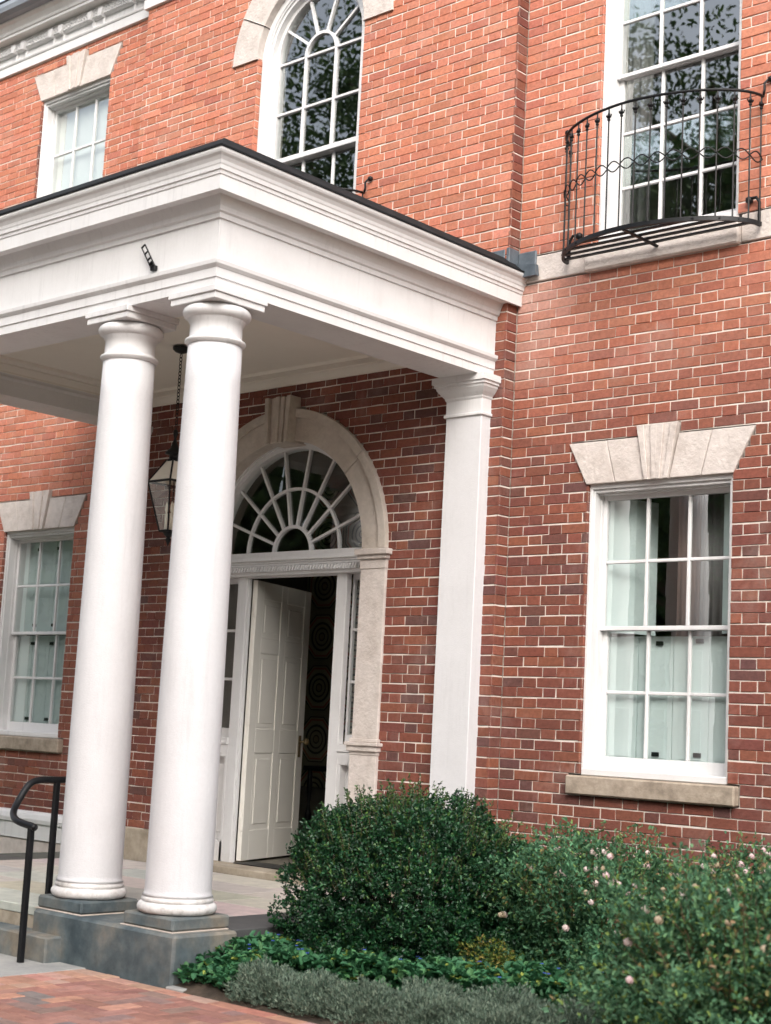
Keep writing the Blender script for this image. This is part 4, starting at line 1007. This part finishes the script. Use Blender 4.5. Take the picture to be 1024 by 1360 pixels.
# --- flowering shrubs
def rose(name, c, rad, label, seed, nleaf, flowers, leafs=(.020, .034), pal=None, pw=None, z0=.35):
    r_ = root(name, label, 'shrub', (c[0], c[1], GZ), 'flowering shrubs in the bed')
    c = np.array(c); p, A, N_, tn = clusters(nleaf // 13, 13, c, rad, seed, .40, .95, .24, 5, .13, .016, .40)
    keep = p[:, 2] > GZ + .03; p, A, N_, tn = p[keep], A[keep], N_[keep], tn[keep]; n = len(p)
    leaf_mesh('foliage', r_, p, A, N_ + [0, 0, .5], RNG.uniform(*leafs, n), RNG.uniform(leafs[0] * .5, leafs[1] * .55, n), cols(n, pal or [(.055, .155, .080), (.080, .200, .100), (.12, .25, .12), (.20, .31, .09), (.30, .23, .11)], pw or [4, 4, 3, .6, .08]) * tn, M['leaf'])
    # arching shoots
    pp = []; aa = []; cc = []; tw = MB()
    for i in range(150):
        dd = unit(1)[0]; dd[2] = abs(dd[2]); dd /= np.linalg.norm(dd); b = c + dd * np.array(rad) * .85; h = RNG.uniform(.10, .32)
        ax = dd * .7 + np.array([0, 0, .8]) + RNG.normal(size=3) * .2; ax /= np.linalg.norm(ax); e = b + ax * h
        tw.tube([tuple(b), tuple(e)], [.003, .0012], 4); m_ = int(h / .008); t = RNG.random(m_) * h
        pp.append(b + ax * t[:, None]); aa.append(unit(m_) + ax * .5); cc.append(cols(m_, [(.07, .17, .07), (.12, .23, .08), (.28, .24, .09), (.36, .24, .14)], [3, 2, .7, .4]))
    tw.build('shoots', M['stem'], r_, kind='stuff'); pp, aa, cc = map(np.concatenate, (pp, aa, cc)); n = len(pp)
    leaf_mesh('shoot_leaves', r_, pp, aa, unit(n) + [0, 0, 1], RNG.uniform(.018, .030, n), RNG.uniform(.010, .016, n), cc, M['leaf'])
    bush_twigs(r_, (c[0], c[1], GZ), (rad[0] * .85, rad[1] * .85, rad[2] * 1.5), 40, seed)
    rf_ = random.Random(seed + 50)
    for i in range(flowers):
        dd = Vector((rf_.uniform(-.8, 1), rf_.uniform(-1, .3), rf_.uniform(.15, 1.2))).normalized(); q = Vector(c) + Vector((dd.x * rad[0], dd.y * rad[1], dd.z * rad[2])) * rf_.uniform(1.14, 1.30)
        fm = MB(); s = rf_.uniform(.018, .025); col = rf_.choice([(.80, .62, .62), (.80, .68, .66), (.78, .66, .62), (.50, .40, .28), (.54, .45, .33)])
        for k in range(20):                                    # a small ball of petals
            zz = 1 - (k + .5) / 11; zz = max(-.8, zz); th = k * 2.4; h = math.sqrt(1 - zz * zz); u = Vector((h * math.cos(th), h * math.sin(th), zz)); w = u.cross(Vector((.3, .2, .9))).normalized() * s * .42; v2 = u.cross(w).normalized() * s * .42
            base = q + u * s * .55; fm.add([tuple(base - w - u * s * .15), tuple(base - v2), tuple(base + w + u * s * .18), tuple(base + v2)], [(0, 1, 2, 3)], col)
        fm.build('flower', M['petal'], r_, tone=True)
    return r_
rose('flowering_shrub', (1.58, -.98, .39), (.58, .52, .365), 'loose leafy shrub with pale pink flowers just right of the box shrub', 21, 38000, 70)
rose('flowering_shrub', (2.52, -.72, .42), (.62, .52, .385), 'leafy shrub with faded blooms against the wall at the right edge', 23, 24000, 30)
rose('flowering_shrub', (3.20, -2.30, .40), (.50, .46, .38), 'nearest blurred leafy shrub at the lower right corner, with few faded blooms', 22, 38000, 26, pal=[(.065, .165, .085), (.09, .21, .11), (.125, .25, .12), (.23, .33, .08), (.31, .24, .11)], pw=[4, 4, 3, .9, .1])
# yellow-green small plant between the shrubs
yp = root('small_shrub', 'small yellow-green plant tucked between the box shrub and the pink flowered shrub', 'plant', (1.30, -1.62, GZ))
p, d, rr = shell(1800, np.array([1.30, -1.62, .20]), (.17, .15, .16), 9, .3); n = len(p)
leaf_mesh('foliage', yp, p, d + unit(n), unit(n) + [0, 0, 1], RNG.uniform(.014, .024, n), RNG.uniform(.007, .012, n), cols(n, [(.20, .22, .04), (.10, .16, .04), (.28, .22, .06)], [2, 2, 1]), M['leaf'])
# --- ground cover (periwinkle-like) and low grey-green edging plants
def patch(n, f):
    out = []
    while len(out) < n:
        x, y = RNG.uniform(.03, 3.2), RNG.uniform(-2.68, -1.0); h = f(x, y)
        if h > 0: out.append((x, y, h))
    return np.array(out)
def hcov(x, y):
    if y > -1.25 and x > .5: return 0
    edge = -2.66 + .05 * math.sin(x * 7)
    if y < edge or (x > .42 and y < -2.40 + .42 * (x - .42)): return 0
    return .06 + .13 * min(1, (y - edge) / .35) + .03 * math.sin(x * 9) * math.sin(y * 11)
q = patch(12000, hcov); n = len(q); p = np.c_[q[:, 0], q[:, 1], GZ + .02 + q[:, 2] * (1 - .75 * RNG.random(n) ** 1.5)]
gc = leaf_mesh('ground_cover', None, p, unit(n) * [1, 1, .35] + [0, -.1, .2], unit(n) * .45 + [0, 0, 1], RNG.uniform(.036, .060, n), RNG.uniform(.026, .040, n), cols(n, [(.045, .15, .07), (.065, .20, .09), (.10, .25, .10), (.34, .40, .09)], [4, 4, 2, .35]), M['leaf'])
gc['label'] = 'leafy green ground cover with small blue flowers between porch and shrubs'; 
n = 70; q = patch(n, hcov); q = q[(q[:, 1] > -2.35)]; n = len(q); p = np.repeat(np.c_[q[:, 0], q[:, 1], GZ + .045 + q[:, 2]], 5, 0); th = np.tile(np.arange(5) * 2 * np.pi / 5, n)
leaf_mesh('blue_flowers', gc, p, np.c_[np.cos(th), np.sin(th), np.full(len(th), .3)], np.tile([0, -.3, 1.0], (len(th), 1)), np.full(len(th), .011), np.full(len(th), .009), np.tile((.10, .16, .62), (len(th), 1)), M['petal'])
# mounds of the edging plant, each its own thing
gi = 0
for gx, gy_, r_ in ((.60, -2.53, .19), (.92, -2.50, .23), (1.26, -2.46, .25), (1.62, -2.42, .26), (2.00, -2.38, .27), (1.36, -2.10, .22), (1.74, -2.02, .24), (2.12, -1.92, .26)):
    e = root('edging_plant', ['low grey-green edging plant nearest the porch block', 'second low grey-green edging plant from the porch block', 'third low grey-green edging plant from the porch block along the front row', 'fourth low grey-green edging plant from the porch block along the front row', 'rightmost edging plant of the front row, below the blurred shrub', 'leftmost grey-green edging plant of the back row, below the small yellow-green plant', 'middle grey-green edging plant of the back row, below the pink flowered shrub', 'rightmost grey-green edging plant of the back row, beside the blurred shrub'][gi], 'plant', (gx, gy_, GZ), 'grey-green edging plants along the brick path')
    n = 11000; dd = unit(n); dd[:, 2] = np.abs(dd[:, 2]); rr = RNG.random(n) ** .35; p = np.array([gx, gy_, GZ + .01]) + dd * rr[:, None] * np.array([r_ * 1.12, r_ * .80, .165]) * lump(dd, 30 + gi, 8, .14)[:, None]
    leaf_mesh('foliage', e, p, dd * .5 + unit(n) * .6 + [0, 0, .6], unit(n), RNG.uniform(.014, .026, n), RNG.uniform(.005, .008, n), cols(n, [(.15, .21, .16), (.20, .27, .20), (.10, .155, .11), (.27, .33, .25)], [3, 3, 2.5, 1.5]), M['leaf'])
    gi += 1

# ================================================================== TREES ACROSS THE PATH (seen in the window reflections, shading the ground floor)
def tree(seed, h, cr_, label, loc, nl=45000):
    r_ = random.Random(seed); t = root('broadleaf_tree', label, 'tree', loc, 'trees across the lawn')
    ox, oy, oz = loc; tr = MB(); tr.tube([(ox, oy, oz), (ox + .1, oy, oz + h * .2), (ox - .1, oy + .1, oz + h * .45), (ox + .1, oy, oz + h * .85)], [.38, .30, .22, .06], 10)
    cl = []
    for i in range(34):
        a = r_.uniform(0, 6.28); z = oz + h * r_.uniform(.34, .97); k = math.sin(math.pi * min(1, max(.08, (z - oz - h * .25) / (h * .80)))) ** .6
        d = cr_ * r_.uniform(.45, 1) * k; e = (ox + d * math.cos(a), oy + d * math.sin(a), z); b = (ox, oy, max(oz + h * .22, z - d * .7))
        mid = tuple((u + v) / 2 + r_.uniform(-.3, .3) for u, v in zip(b, e)); tr.tube([b, mid, e], [.10, .06, .02], 6); cl.append((e, r_.uniform(.9, 1.7)))
    tr.build('trunk', M['bark'], t)
    P_ = []; per = nl // len(cl)
    for (e, s) in cl: P_.append(np.array(e) + RNG.normal(size=(per, 3)) * s * np.array([.55, .55, .38]))
    P_ = np.concatenate(P_); n = len(P_)
    leaf_mesh('crown', t, P_, unit(n), unit(n) + [0, 0, .5], RNG.uniform(.09, .15, n), RNG.uniform(.06, .09, n), cols(n, [(.04, .08, .03), (.06, .11, .035), (.08, .14, .04)], [3, 3, 1]), M['leaf'])
    return t
tree(1, 15, 4.4, 'tall broadleaf tree straight across from the arched window', (-12.0, -12.0, 0), 26000)
tree(2, 14, 4.4, 'broadleaf tree in the middle of the row across the lawn', (-7.5, -15.5, 0), 34000)
tree(3, 16, 5.0, 'broad tree across the lawn facing the right wing', (-2.2, -17.5, 0))

tree(4, 15, 4.8, 'unseen tall broadleaf tree added to the right to shade the lower wall', (5.5, -19.0, 0))  # added out of view to shade the lower walls
tree(5, 14, 4.6, 'rightmost unseen broadleaf tree, added to shade the lower wall', (13.0, -17.0, 0))  # second unseen tree added for the same shade
n = 60000; x = RNG.uniform(-85, 60, n); base = 12 + 2.2 * np.sin(x * .31) + 1.3 * np.sin(x * .83 + 1); P_ = np.c_[x, -36 + RNG.normal(size=n) * 1.6, RNG.random(n) ** .8 * base]
w_ = leaf_mesh('sky_blocking_woods', None, P_, unit(n), unit(n) + [0, -.5, .5], RNG.uniform(.7, 1.2, n), RNG.uniform(.5, .8, n), cols(n, [(.03, .06, .02), (.045, .085, .025), (.06, .11, .03)], [3, 3, 1]), M['leaf']); w_['label'] = 'unseen dark belt of leaves added to cover low sky in the window reflections'  # leaf belt added out of view to keep low sky out of the panes
